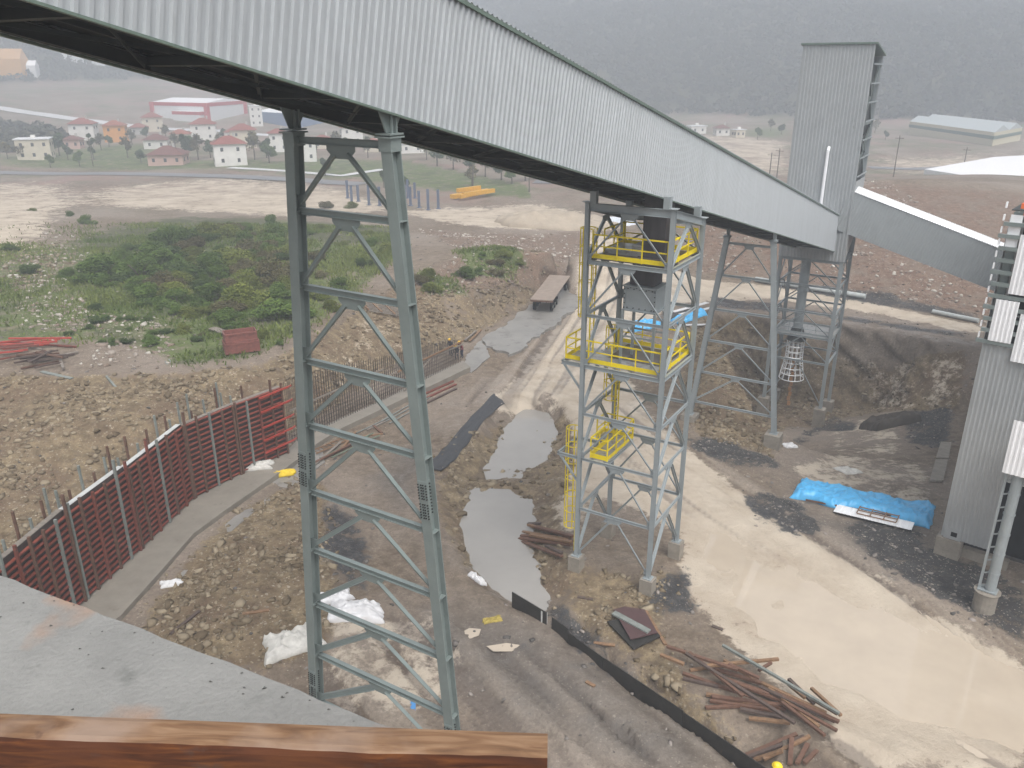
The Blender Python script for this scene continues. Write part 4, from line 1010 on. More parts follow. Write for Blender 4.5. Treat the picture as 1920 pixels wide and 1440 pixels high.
flat_poly('concrete_strip', [P(*q, .34) for q in ((925,652),(958,664),(985,645),(1060,590),(1112,556),(1135,515),(1085,500),(1048,528),(1003,568),(945,608),(898,634))], .24, M['wet_conc'], 'wet grey concrete strip under the flatbed trailer', 'footing', th=.7, rag=.7)

# ------------------------------------------------ red steel formwork wall: five panels in a curve
WB = [P(*q, .5) for q in ((20,1268),(158,1125),(262,1030),(362,934),(452,888),(540,848))]
hts = [5.1, 5.1, 5.0, 4.85, 4.8, 4.8]
for i in range(5):
    a, b = WB[i], WB[i+1]; d = (b-a).normalized(); n = Vector((d.y, -d.x, 0)); L = (b-a).length; h = (hts[i]+hts[i+1])/2
    nm = ('first', 'second', 'third', 'fourth', 'last')[i]
    lab = ('red steel formwork panel partly hidden by the grey slab', 'red steel formwork panel next to the slab, grey posts rising behind it', 'red formwork panel with bright pale top edge at the bend of the wall',
           'tallest-looking red formwork panel standing above the grey cloth', 'end panel of the red formwork with projecting red arms')[i]
    o = thing('wall_formwork', lab, 'formwork', (a+b)/2, 'red steel formwork panels on the footing')
    at = lambda s_, w_, z_: a+d*s_+n*w_+Z*z_
    L0, L1 = .02, L-.02
    m = MB(); m.obox(at(L/2, -.06, h/2+.002), d*((L1-L0)/2), n*.03, Z*(h/2)); m.build('face_sheet', M['form_face'], o)
    k = 0; z = .16
    while z < h:
        m = MB(); m.bar(at(L0+.01, .05, z), at(L1-.01, .05, z), .14, .07); m.build('rail', M['red_rail'], o); z += .33
    ns = max(3, int(round(L/.95)))
    for k in range(ns+1):
        s_ = min(max(L*k/ns, .1), L-.1); up = (.0, .35, .0, .85, .2)[(k*3+i) % 5]
        m = MB(); m.bar(at(s_, .15, .01), at(s_, .15, h+up), .11, .13, n)
        m.build('soldier', M['grey_prop'] if (k+i) % 4 == 1 else M['red'] if (k % 3 == 2) else M['rust'], o)
        if i < 4 or k < 2:
            hh = h+(1.3 if (k*7+i) % 3 == 0 else .85 if (k+i) % 2 else .45)
            if hh > h+.1: m = MB(); m.bar(at(s_+.25 if s_+.35 < L else s_-.2, -.45, .02), at(s_+.2 if s_+.35 < L else s_-.25, -.5, hh), .09, .11, n); m.build('rear_post', M['grey_prop'] if k % 2 == 0 else M['rust'], o)
    m = MB(); m.obox(at(L/2, -.2, h-.03), d*((L1-L0)/2), n*.14, Z*.05); m.build('top_edge', M['alu'] if i == 2 or i == 1 else M['wood_c'], o)
    m = MB(); m.obox(at(L/2, -.36, h/2), d*((L1-L0)/2), n*.03, Z*(h/2-.1)); m.build('rear_sheet', M['rust'], o)
    if i == 4:
        for z in (.8, 1.7, 2.6, 3.7, 4.7):
            m = MB(); m.bar(at(L-2.0, .26, z), at(L+.35, .26, z+.05), .08, .12); m.bar(at(L+.35, .26, z+.05), at(L+.9, -.1, z-.1), .08, .1); m.build('end_arm', M['red_bright'], o)
    if i == 3:
        for k in range(2):
            m = MB(); m.bar(at(1.0+k*2.2, -.5, .02), at(1.0+k*2.2, -.5, h+1.6), .09, .1, n); m.build('rear_post', M['grey_prop'], o)
for (x0, y0, x1, y1), lab in zip(((200,708,290,813), (310,680,380,773), (317,676,388,770)), ('grey steel prop raking from the earth bank to the formwork bend', 'left one of two thin raking poles over the green cleft', 'right one of two thin raking poles over the green cleft')):
    a = hit(x0, y0); bq = None
    b = PY(x1, y1, a.y-5.2); m = MB(); m.bar(a+Z*.1, b, .14 if x0 < 210 else .08, .14 if x0 < 210 else .08)
    o = m.build('raking_prop', M['grey_prop'], None); tag(o, lab, 'prop', 'raking props behind the formwork')
# ------------------------------------------------ reinforcement standing on the footing
RB = [P(*q, .5) for q in ((548,832),(640,786),(720,750),(800,710),(866,678))]
RH = [4.6, 4.3, 3.5, 2.9, 2.2]
for seg in range(2):
    pts_ = RB[seg*2:seg*2+3]; hs = RH[seg*2:seg*2+3]
    o = thing('rebar_cage', ('tall rusty rebar cage on the footing behind the near trestle leg', 'lower rusty rebar cage ending beside the workers')[seg], 'rebar', pts_[0], 'rebar cages on the footing')
    for layer, off in (('front_mesh', .0), ('back_mesh', -.45)):
        m = MB()
        for (a, b, h0, h1) in zip(pts_[:-1], pts_[1:], hs[:-1], hs[1:]):
            d = (b-a).normalized(); n = Vector((d.y, -d.x, 0)); L = (b-a).length; c = int(L/.24)
            for k in range(c):
                t = k/c; q = a.lerp(b, t)+n*off; m.bar(q, q+Z*(h0+(h1-h0)*t+random.uniform(-.15, .15))+d*random.uniform(-.05, .05), .024, .024)
            for k in range(12):
                z = .25+k*.33
                t1 = 1.0 if z < min(h0, h1)-.15 else (0 if z > h0-.15 else max(0, (h0-.15-z)/(h0-h1+1e-6)))
                if t1 > .05: m.bar(a+n*(off+.02)+Z*z, a.lerp(b, t1)+n*(off+.02)+Z*z, .018, .018)
        m.build(layer, M['rebar'], o)
    m = MB()
    a, b = pts_[0], pts_[-1]; d = (b-a).normalized(); n = Vector((d.y, -d.x, 0))
    m.bar(a+n*.12+Z*(hs[0]*.55), b+n*.12+Z*(hs[-1]*.75), .07, .12); m.build('waler', M['wood_c'], o)
    if seg == 1:
        m = MB(); m.bar(a.lerp(b, .15)+n*.2+Z*1.9, b+n*.2+Z*2.0, .06, .14); m.build('guard_board', M['wood_b'], o)
        m = MB(); m.bar(a.lerp(b, .2)+n*.25+Z*.1, a.lerp(b, .55)+n*.25+Z*1.8, .06, .1); m.build('brace_board', M['wood_c'], o)
# ------------------------------------------------ helpers for loose things
def gz_line(a, b):
    return max(hz(a.x+(b.x-a.x)*t, a.y+(b.y-a.y)*t)-(a.z+(b.z-a.z)*t) for t in (0, .25, .5, .75, 1))
def stick(name, x0, y0, x1, y1, w, h, m, label, cat, group=None, lift=0.0, tube=False, rlx=.6):
    a, b = hit(x0, y0), hit(x1, y1); k = gz_line(a, b)*rlx
    a = a+Z*(k+h/2+lift); b = b+Z*(k+h/2+lift); mb = MB()
    if tube: mb.cyl(a, b, h/2, 12)
    else: mb.bar(a, b, w, h)
    o = mb.build(name, m, None, loc=(a+b)/2); tag(o, label, cat, group); return o
def timber_heap(z, lst, label, group, off, w=.16, mats=('wood_a', 'wood_a', 'wood_b', 'wood_d'), step=.035, name='timber', cat='timber'):
    for i, (x0, y0, x1, y1) in enumerate(lst):
        stick(name, off[0]+x0/z, off[1]+y0/z, off[0]+x1/z, off[1]+y1/z, w*random.uniform(.8, 1.15), .11, M[mats[(i*7+i//3) % len(mats)]], label, cat, group, lift=step*i, rlx=.5)
def cloth(name, px, py, lx, ly, h, rot, m, label, cat, seed, group=None, fold=1.0, z=None, n=44, flat=.0):
    c = hit(px, py); c = Vector((c.x, c.y, z)) if z is not None else c
    vs = []; ca, sa = math.cos(rot), math.sin(rot)
    u_ = np.linspace(-1, 1, n); X_, Y_ = np.meshgrid(u_, u_)
    ang = np.arctan2(Y_, X_); rad = np.maximum(np.abs(X_), np.abs(Y_))
    edge = 1+.28*fbm(np.cos(ang)*1.6+seed, np.sin(ang)*1.6, 3, seed)*2
    xs, ys = X_*edge*lx/2, Y_*edge*ly/2
    prof = np.clip(1-rad**(6 if flat else 2.2), 0, 1)**(.5)
    rdg = np.zeros(X_.shape) if flat else (1-np.abs(fbm(X_*2.2+seed+Y_, Y_*1.3-X_*.6, 3, seed+2))*4).clip(0, 1)**2
    hh = h*prof*(.30+1.0*(fbm(X_*2.2+seed, Y_*2.2, 3, seed+1)+.5)) + fold*rdg*min(.22, .10+.2*h)*(prof > 0)*(.4+.6*prof)
    mb = MB()
    top = []; bot = []
    for j in range(n):
        for i in range(n):
            wx, wy = c.x+xs[j, i]*ca-ys[j, i]*sa, c.y+xs[j, i]*sa+ys[j, i]*ca
            g = hz(wx, wy) if z is None else z
            top.append((wx, wy, g+.035+hh[j, i])); bot.append((wx, wy, g-.03))
    f = []
    for j in range(n-1):
        for i in range(n-1):
            a = j*n+i; f.append((a, a+1, a+n+1, a+n)); f.append((n*n+a, n*n+a+n, n*n+a+n+1, n*n+a+1))
    ring = [i for i in range(n)]+[j*n+n-1 for j in range(1, n)]+[(n-1)*n+i for i in range(n-2, -1, -1)]+[j*n for j in range(n-2, 0, -1)]
    for a, b in zip(ring, ring[1:]+ring[:1]): f.append((a, n*n+a, n*n+b, b))
    mb.add(top+bot, f); o = mb.build(name, m, None, smooth=True, loc=(c.x, c.y, c.z)); tag(o, label, cat, group); return o
# ------------------------------------------------ timber heaps
timber_heap(3, [(757,138,1005,95),(975,78,1120,72),(1040,85,1300,160),(1020,130,1270,175),(1010,155,1300,190),(1000,175,1295,215),(1020,190,1240,275),(1150,215,1240,260),(1050,100,1250,150),(1060,165,1290,208),(1090,120,1300,175)],
            'brown scaffold board in the loose heap left of the access tower footings', 'boards left of the access tower', (640, 960), .20)
timber_heap(3, [(0,915,580,1120),(0,945,200,990),(40,900,245,870),(130,1040,420,1100),(125,1120,460,1105),(150,1080,540,1140),(160,1060,560,1110),(320,1130,560,1180),(370,1185,600,1210),(230,860,395,965),
   (130,895,460,1000),(300,1000,560,1100),(200,960,480,1060),(430,1020,850,1215),(440,1000,800,1170),(480,1030,760,1250),(500,1050,870,1225),(550,1120,790,1310),(590,1130,860,1280),(590,990,730,1130),(585,1020,680,1100),
   (715,1045,880,1200),(720,1110,860,1195),(420,950,490,905),(30,850,330,1100),(0,850,620,1255),(130,930,530,892),(-130,870,0,925),(-95,825,10,858),(60,880,300,960),(250,930,420,1010)],
            'brown timber in the big criss-cross heap beside the muddy pool', 'timbers of the big heap', (1280, 960), .15, step=.022)
stick('timber', 1352, 1237, 1568, 1367, .12, .11, M['grey_prop'], 'long grey pole lying over the big timber heap', 'timber', 'timbers of the big heap', lift=.75)
timber_heap(3, [(355,1385,640,1265),(370,1398,680,1285),(400,1410,560,1360),(450,1425,710,1295),(600,1440,610,1290),(640,1440,700,1330),(680,1440,750,1370)],
            'brown board in the small heap at the bottom edge of the yard', 'boards of the small heap', (1280, 960), .17, step=.03)
for (q, mm, lab) in (((1208,1142,1248,1210), 'wood_b', 'lone plank beside the dark sheet heap'), ((1113,1206,1153,1211), 'wood_b', 'short orange plank lying left of the dark sheet heap'), ((1083,1120,1112,1125), 'wood_d', 'dark rod lying on the rubble before the tower footing'),
                     ((1099,1279,1115,1288), 'wood_b', 'small pale plank on the lower dark road'), ((1335,1174,1355,1182), 'wood_d', 'short dark plank on the mud left of the pool'), ((320,1190,374,1146), 'wood_d', 'thin dark branch on the rubble near the slab'), ((455,1152,505,1145), 'wood_b', 'thin brown stick on the rubble left of the portal leg')):
    stick('plank', *q, .16, .06, M[mm], lab, 'plank')
# ------------------------------------------------ heap of dark sheets
def plate(name, pts_, zoff, th, m, label, cat, group=None):
    w = [hit(*p) for p in pts_]; zz = max(p.z for p in w)*.5+sum(p.z for p in w)/len(w)*.5
    mb = MB(); mb.prism([Vector((p.x, p.y, p.z*.6+zz*.4+zoff)) for p in w], Z*th); o = mb.build(name, m, None, loc=w[0]); tag(o, label, cat, group); return o
plate('formwork_sheet', [(1138,1170),(1188,1222),(1238,1198),(1206,1158)], .10, .06, M['black_steel'], 'black sheet at the bottom of the dark sheet heap', 'sheet', 'dark sheets by the ditch')
plate('formwork_sheet', [(1150,1152),(1182,1208),(1232,1196),(1208,1152),(1170,1146)], .24, .05, mat('dark_red_sheet', (.075, .04, .04), .6), 'dark red sheet lying on the black one', 'sheet', 'dark sheets by the ditch')
stick('channel', 1150, 1160, 1216, 1196, .3, .09, M['grey_prop'], 'grey channel lying on the dark red sheet', 'channel', lift=.30)
# ------------------------------------------------ black steel plates along the channel
FP = [(960,1132),(1025,1172),(1065,1202),(1130,1250),(1280,1352),(1440,1462)]
labs = ['black steel plate at the upper end of the channel', 'short black steel plate right after the pale gap', 'long black steel plate in the middle of the channel edge', 'black steel plate beside the big timber heap', 'black steel plate leaving the picture at the bottom']
for i in range(5):
    a, b = P(*FP[i], 0), P(*FP[i+1], 0); d = (b-a).normalized(); n = Vector((d.y, -d.x, 0)); a = a+d*(.0 if i != 1 else .35)
    hh = (.72, .68, .50, .52, .46)[i]; m = MB(); m.obox((a+b)/2+Z*(hh-.9)/2, (b-a)/2-d*.012, n*.02, Z*((hh+.9)/2)); o = m.build('steel_plate', M['black_steel'], None, loc=(a+b)/2)
    tag(o, labs[i], 'steel plate', 'black steel plates along the channel')
p_ = P(1020, 1168, 0); m = MB(); m.obox(p_+Z*.05, V*.16, U*.03, Z*.6); tag(m.build('marker_post', M['alu'], None, loc=p_), 'pale post closing the gap between the black plates', 'post')
# ------------------------------------------------ felt mat along the ditch rim
m = MB(); ln = [hit(*q) for q in ((812,880),(830,862),(852,838),(878,806),(902,778),(935,748))]
for j, o_ in enumerate((0, .45, .9, 1.3)):
    a = []
    for p in ln: a.append(p)
vs = []; nn = 9
dense = []
for a, b in zip(ln[:-1], ln[1:]):
    for k in range(6): dense.append(a.lerp(b, k/6))
dense.append(ln[-1])
for i, p in enumerate(dense):
    for j in range(nn):
        q = p+V*(-.55+1.15*j/(nn-1))*1.0+U*.1*math.sin(i*1.3+j)
        vs.append((q.x, q.y, hz(q.x, q.y)+.06+.16*abs(math.sin(j*1.3+i*.12))*(.5+.5*math.sin(i*.5+j)**2)))
N_ = len(vs); vs += [(x, y, z-.04) for x, y, z in vs]; f = []
for i in range(len(dense)-1):
    for j in range(nn-1):
        a = i*nn+j; f += [(a, a+1, a+nn+1, a+nn), (N_+a, N_+a+nn, N_+a+nn+1, N_+a+1)]
m.add(vs, f); tag(m.build('felt_mat', M['felt'], None, smooth=True, loc=ln[2]), 'long dark felt mat draped over the ditch rim', 'mat')
# ------------------------------------------------ cloths and tarpaulins
cloth('plastic_bag', 668, 1150, 2.5, 1.4, .5, .1, M['white_cloth'], 'bright white plastic bag heap between the portal legs', 'plastic', 5, n=34)
cloth('plastic_sheet', 548, 1205, 2.6, 1.7, .35, .5, M['grey_cloth'], 'crumpled grey plastic sheet left of the portal leg', 'plastic', 8, fold=1.6, n=34)
cloth('plastic_sheet', 628, 1122, 1.6, .8, .25, .5, M['white_cloth'], 'small white plastic scrap above the bag heap', 'plastic', 9)
cloth('plastic_sheet', 322, 1096, 1.05, .5, .12, .35, M['white_cloth'], 'small white cloth on the footing edge', 'plastic', 12)
cloth('cloth', 478, 884, 2.2, .9, .3, .2, M['grey_cloth'], 'beige cloth lying on the footing under the formwork', 'cloth', 15, z=.5)
cloth('cloth', 530, 893, 1.7, .55, .22, .35, M['yellow_cloth'], 'yellow cloth near the right end of the formwork', 'cloth', 17, z=.2)
cloth('cloth', 447, 894, .5, .3, .12, .1, M['yellow_cloth'], 'tiny yellow cloth left of the beige cloth', 'cloth', 18, z=.5)
cloth('plastic_sheet', 1588, 882, 1.6, 1.5, .08, .4, M['grey_cloth'], 'pale plastic sheet lying behind the blue tarpaulin', 'plastic', 21)
cloth('plastic_sheet', 1480, 837, 1.1, .6, .12, .4, M['white_cloth'], 'small white plastic beside the slim trestle pier', 'plastic', 22)
cloth('plastic_sheet', 895, 1088, .9, .5, .25, -.7, M['white_cloth'], 'white scrap at the edge of the long puddle', 'plastic', 23)
cloth('plastic_sheet', 1140, 418, 9.0, 9.5, .6, .2, mat('bluish_plastic', (.62, .66, .72), .4), 'large bluish white plastic sheet far behind the access tower', 'plastic', 24, n=40)
cloth('netting', 922, 1163, .9, .4, .02, .3, mat('faded_yellow_net', (.32, .25, .06), .8, 0, .4, 6),  'yellow netting scrap on the dark road', 'netting', 27)
m = MB(); a, b = P(775, 1312, .05), P(772, 1365, .05); m.bar(a, b, .22, .05); tag(m.build('blue_hose', mat('blue_plastic', (.08, .26, .55), .45), None, loc=a), 'blue plastic strip lying inside the portal foot', 'strip')
def tarp_pile(name, a, b, w, h, label, seed):
    d = (b-a).normalized(); n = Vector((-d.y, d.x, 0)); L = (b-a).length; nl, nw = 110, 34; top = []
    for i in range(nl):
        t = i/(nl-1); s_ = t*L
        for j in range(nw):
            q = j/(nw-1)*2-1
            prof = min(1, max(0, (1-abs(q))/.22))*min(1, max(0, min(t, 1-t)/.045+.0))
            hh = h*(prof**.6)*(1-.14*(j > nw*.55)*1.0) + .05*abs(float(fbm(s_*1.1+seed, q*2.0, 3, seed)))*2 + .05*math.sin(s_*2.3+q*3) + .11*max(0, 1-abs(float(fbm(s_*1.5+q*1.4, q*1.1-s_*.5, 2, seed+8)))*7)**2 + .10*max(0, 1-abs(float(fbm(s_*.9-q*1.9, q*.9+s_*.8, 2, seed+18)))*8)**2 - .10*(abs(float(fbm(s_*1.9-q, q*3, 2, seed+5))) < .03)
            ed = 1+.22*float(fbm(s_*.8, seed+3.1*np.sign(q), 2, seed))*2
            p = a+d*(s_+.25*float(fbm(q*2, t*3, 2, seed+4)))+n*(q*w/2*ed); g = hz(p.x, p.y)
            top.append((p.x, p.y, g+.03+max(0, hh)))
    bot = [(x, y, hz(x, y)-.05) for x, y, z in top]; N_ = len(top); f = []
    for i in range(nl-1):
        for j in range(nw-1):
            k = i*nw+j; f += [(k, k+1, k+nw+1, k+nw), (N_+k, N_+k+nw, N_+k+nw+1, N_+k+1)]
    ring = [j for j in range(nw)]+[i*nw+nw-1 for i in range(1, nl)]+[(nl-1)*nw+j for j in range(nw-2, -1, -1)]+[i*nw for i in range(nl-2, 0, -1)]
    for k, l in zip(ring, ring[1:]+ring[:1]): f.append((k, N_+k, N_+l, l))
    mb = MB(); mb.add(top+bot, f); o = mb.build(name, M['blue_tarp'], None, smooth=True, loc=(a+b)/2); tag(o, label, 'tarpaulin', 'blue tarpaulins'); return o
tarp_pile('blue_tarpaulin', hit(1494, 918), hit(1748, 972), 3.3, .48, 'long bright blue tarpaulin over a stack beside the shed', 3)
cloth('blue_tarpaulin', 1208, 612, 3.8, 2.6, .5, .3, M['blue_tarp'], 'crumpled blue tarpaulin behind the middle tower platform', 'tarpaulin', 31, 'blue tarpaulins')
cloth('blue_tarpaulin', 1302, 594, 4.2, 2.4, .6, .35, M['blue_tarp'], 'crumpled blue tarpaulin with white boards right of the tower', 'tarpaulin', 33, 'blue tarpaulins')
for q, lab in (((1262,598,1325,580), 'upper white board lying across the blue tarpaulin'), ((1275,606,1335,592), 'lower white board lying across the blue tarpaulin'), ((1285,612,1322,611), 'short white board in front of the blue tarpaulin')):
    stick('white_board', *q, .5, .06, M['white_cloth'], lab, 'board', 'white boards on the tarpaulin', lift=.45 if q[0] < 1280 else .1)
stick('rusty_pipe', 1510, 942, 1740, 985, .1, .1, M['rust'], 'long rusty pipe along the foot of the blue tarpaulin', 'pipe', lift=.12)
o = thing('sheet_stack', 'stack of white corrugated sheets in front of the blue tarpaulin', 'sheets', hit(1632, 972))
a, b = hit(1562, 962), hit(1702, 996); d = (b-a).normalized(); n = Vector((-d.y, d.x, 0))
for k in range(3):
    m = MB(); m.sheet(a+Z*(.12+k*.05)+d*.1*k-n*.1*k, d, n, Z, (b-a).length, 1.0, .2, .03); m.build('corrugated_sheet', M['sheet_white'], o)
m = MB(); q = a+d*1.3+n*.1+Z*.32
for w_ in (0, .45, .9): m.bar(q+n*w_, q+n*w_+d*2.2, .06, .05)
for s_ in (0, .75, 1.5, 2.2): m.bar(q+d*s_+Z*.045, q+d*s_+n*.92+Z*.045, .06, .04)
tag(m.build('wooden_grid', M['wood_b'], None, loc=q), 'small wooden grid frame lying on the white sheets', 'frame')
plate('concrete_slab', [(1742,905),(1768,905),(1775,872),(1752,872)], .1, .15, M['conc'], 'lower pale concrete slab beside the shed corner', 'slab', 'concrete slabs')
plate('concrete_slab', [(1754,862),(1778,862),(1782,838),(1762,838)], .1, .15, M['conc'], 'upper pale concrete slab beside the shed corner', 'slab', 'concrete slabs')
cloth('soil_heap', 1669, 797, 4.6, 2.6, 1.1, .15, mat('black_soil', (.055, .045, .035), .9, bump=.4), 'dark soil heap standing on the pit ramp', 'heap', 41, flat=1)
cloth('sand_heap', 1040, 424, 19, 9, 2.3, .1, mat('sand', (.36, .305, .24), .9, 0, .15, .6, bump=.3, bscale=3), 'big sand heap beyond the far road', 'heap', 44, n=40)
# ------------------------------------------------ pipes by the right-hand road
for q, lab in (((1416,528,1622,561), 'long pale grey pipe lying along the upper road'), ((1748,588,1834,606), 'short pale grey pipe by the road near the shed')):
    stick('concrete_pipe', *q, .8, .62 if q[0] < 1500 else .5, mat('pale_pipe', (.42, .45, .45), .6), lab, 'pipe', 'pipes along the road', tube=True)
# ------------------------------------------------ flatbed trailer on the concrete strip
zt = 1.75
c0, c1, c2, c3 = P(996, 560, zt), P(1035, 565, zt), P(1069, 516, zt), P(1033, 514, zt)
ta = ((c0+c1)/2); tb = ((c2+c3)/2); td = (tb-ta).normalized(); tn = Vector((td.y, -td.x, 0)); tl = min((tb-ta).length, 11.5); twd = 2.5
o = thing('flatbed_trailer', 'flatbed trailer with weathered wooden deck parked on the wet concrete', 'trailer', Vector((ta.x, ta.y, .34)))
m = MB()
for k in range(24): m.obox(ta+td*(tl*(k+.5)/24), td*(tl/48-.012), tn*(twd/2), Z*.03)
m.add([], []); m.obox(ta+td*tl/2-Z*.05, td*tl/2, tn*(twd/2-.05), Z*.018); m.build('deck', mat('weathered_deck', (.27, .215, .175), .6, 0, .2, 1.5, stretch=(1, 1, 1)), o)
m = MB()
for s_ in (-.45, .45): m.ibar(ta+tn*s_-Z*.23+td*.3, ta+td*(tl-.3)+tn*s_-Z*.23, .14, .32)
m.obox(ta+td*.1-Z*.14, td*.08, tn*(twd/2), Z*.1); m.build('chassis', M['rust'], o)
for k in (1.0, 2.3, 3.6, tl-1.5):
    for s_ in (-1, 1):
        c = Vector(ta+td*k+tn*s_*(twd/2-.3)); c.z = .34+.46
        m = MB(); m.cyl(c-tn*.14, c+tn*.14, .46, 18); m.cyl(c+tn*s_*.15, c+tn*s_*.10, .22, 12, mi=1); m.build('wheel', [M['black'], M['grey_prop']], o)
# ------------------------------------------------ red crate, plank, slatted panel and the red scrap heap on the terrace
ca = hit(424, 668); cb = hit(488, 660); d = (cb-ca); d.z = 0; L = d.length; d.normalize(); n = Vector((-d.y, d.x, 0)); zc = min(ca.z, cb.z)
o = thing('steel_crate', 'red-brown stacked steel crate with open top on the terrace edge', 'crate', (ca+cb)/2)
M['crate'] = mat('crate_red', (.20, .075, .06), .65, 0, .3, 3, spots=((.11, .06, .05), .58, 4))
def crate_tier(nm, z0, z1, inset):
    m = MB(); q = ca+d*inset+n*inset; l, w_ = L-2*inset, 1.4-2*inset
    m.obox(q+d*l/2+Z*((z0+z1)/2-ca.z), d*l/2, n*.04, Z*(z1-z0)/2); m.obox(q+d*l/2+n*w_+Z*((z0+z1)/2-ca.z), d*l/2, n*.04, Z*(z1-z0)/2)
    m.obox(q+n*w_/2+Z*((z0+z1)/2-ca.z), d*.04, n*(w_/2-.04), Z*(z1-z0)/2); m.obox(q+d*l+n*w_/2+Z*((z0+z1)/2-ca.z), d*.04, n*(w_/2-.04), Z*(z1-z0)/2)
    m.obox(q+d*l/2+n*w_/2+Z*(z0+.05-ca.z), d*(l/2-.04), n*(w_/2-.04), Z*.03)
    for z in (z0+.08, z1-.08): m.obox(q+d*l/2-n*.06+Z*(z-ca.z), d*l/2, n*.03, Z*.06)
    for k in range(4): m.obox(q+d*(l*(k+.5)/4)-n*.055+Z*((z0+z1)/2-ca.z), d*.05, n*.02, Z*((z1-z0)/2-.15))
    m.build(nm, M['crate'], o)
crate_tier('lower_tier', zc+.12, zc+1.0, .0); crate_tier('upper_tier', zc+1.0, zc+1.75, .10)
for k in range(3):
    m = MB(); q = ca+d*(L*(k+.5)/3)+Z*(zc-ca.z-.1); m.obox(q+n*.7+Z*.1, d*.1, n*.7, Z*.119); m.build('skid', M['wood_d'], o)
stick('plank', 398, 620, 437, 634, .7, .08, M['wood_c'], 'wide grey plank lying left of the steel crate', 'plank', lift=.2)
o = thing('slatted_panel', 'slatted wooden panel lying on the bank behind the portal', 'panel', hit(708, 580)); a, b, c = hit(675, 570), hit(748, 582), hit(692, 586)
ex, ey = (b-a), (c-a)*1.0; m = MB()
for k in range(6): m.bar(a+ey*(k/5)+Z*.2, a+ey*(k/5)+ex+Z*.2, .16, .05)
m.build('slats', M['wood_c'], o); m = MB()
for k in range(4): m.bar(a+ex*(k/3)+Z*.27, a+ex*(k/3)+ey+Z*.27, .12, .09)
m.build('battens', M['wood_b'], o)
timber_heap(3, [(0,505,340,472),(60,492,430,517),(0,525,280,505),(0,560,160,540),(0,600,90,582),(20,545,250,520),(-60,520,120,500),(-40,580,110,560),(10,515,300,490),(30,535,330,515),(0,550,200,530),(-30,590,140,575),(60,508,410,505),(0,570,230,552)], 'red steel bar in the scrap heap on the left terrace', 'red bars of the scrap heap', (0, 480), .16, ('red_bright', 'red'), .05, 'steel_bar', 'bar')
timber_heap(3, [(80,605,300,560),(120,640,330,600),(180,610,420,560),(150,570,330,545),(60,590,260,550),(200,650,350,620),(140,600,380,580),(100,585,340,575),(160,625,390,600),(120,615,310,590),(210,580,360,610),(180,640,300,575),(90,625,250,600)], 'dark rusty bar in the scrap heap on the left terrace', 'dark bars of the scrap heap', (0, 480), .16, ('wood_d', 'rust'), .05, 'steel_bar', 'bar')
timber_heap(3, [(165,515,240,530),(320,575,440,550),(340,590,360,650)], 'pale board on the red and dark scrap heap', 'pale boards of the scrap heap', (0, 480), .2, ('wood_c',), .1, 'board', 'board')
stick('board', 78, 698, 135, 711, .3, .06, M['grey_prop'], 'grey board lying in front of the scrap heap', 'board')
# ------------------------------------------------ pieces along the footing
for q, mm, lab in (((788,744,850,716), 'red', 'upper red'), ((795,750,855,722), 'red', 'middle red'), ((800,757,856,730), 'wood_d', 'dark')): stick('formwork_bar', *q, .2, .12, M[mm], lab+' bar lying at the foot of the far footing', 'bar', 'bars along the footing')
for i, q in enumerate(((715,790,800,742), (722,792,806,746), (730,796,795,760), (668,815,730,785), (600,862,700,815), (610,858,690,822), (622,862,712,820))): stick('scaffold_tube', *q, .1, .09, M['grey_prop'] if i < 4 else mat('green_tube%d' % i, (.11, .15, .11), .6), 'grey-green tube in the bundle along the foot of the footing', 'tube', 'tubes along the footing', tube=True, lift=.02*i)
for i, q in enumerate(((655,822,718,814), (688,808,722,792), (700,800,716,814), (640,845,668,812), (585,880,640,832), (590,872,660,836), (880,644,902,622), (872,642,893,624))): stick('plank', *q, .18, .08, M[('wood_b', 'wood_c', 'wood_a')[i % 3]], 'brown plank left loosely on the ground in front of the footing' if i < 6 else 'board on the bank edge beside the workers', 'plank', 'planks along the footing' if i < 6 else 'boards beside the workers', lift=.03*i)
o = thing('ladder', 'short wooden ladder lying by the footing behind the portal leg', 'ladder', hit(620, 838)); a, b = hit(588, 852)+Z*.15, hit(648, 826)+Z*.15; d = (b-a).normalized(); n = Vector((d.y, -d.x, 0)); m = MB()
for s_ in (-.3, .3): m.bar(a+n*s_, b+n*s_, .06, .07)
m.build('rails', M['wood_b'], o); m = MB()
for k in range(8): q = a.lerp(b, (k+.5)/8); m.bar(q-n*.3, q+n*.3, .05, .04)
m.build('rungs', M['wood_b'], o)
m = MB()
q = hit(1457, 1437); m.add([], [])
R_ = .15; rings = [(0, 1.0), (.35, .98), (.65, .78), (.9, .4)]
vs = []
for zz, r in rings: vs += [(q.x+R_*r*math.cos(t)*1.15, q.y+R_*r*math.sin(t), q.z+.04+R_*zz) for t in np.linspace(0, 2*PI, 15)[:-1]]
vs.append((q.x, q.y, q.z+.04+R_)); f = []
for i in range(3):
    for k in range(14): f.append((i*14+k, i*14+(k+1) % 14, (i+1)*14+(k+1) % 14, (i+1)*14+k))
for k in range(14): f.append((42+k, 42+(k+1) % 14, 56))
f.append(tuple(range(13, -1, -1))); m.add(vs, f); m.cyl((q.x, q.y, q.z+.02), (q.x, q.y, q.z+.045), .20, 14)
tag(m.build('hard_hat', mat('helmet_yellow', (.85, .62, .02), .35), None, smooth=False, loc=q), 'yellow hard hat lying beside the small board heap', 'helmet')
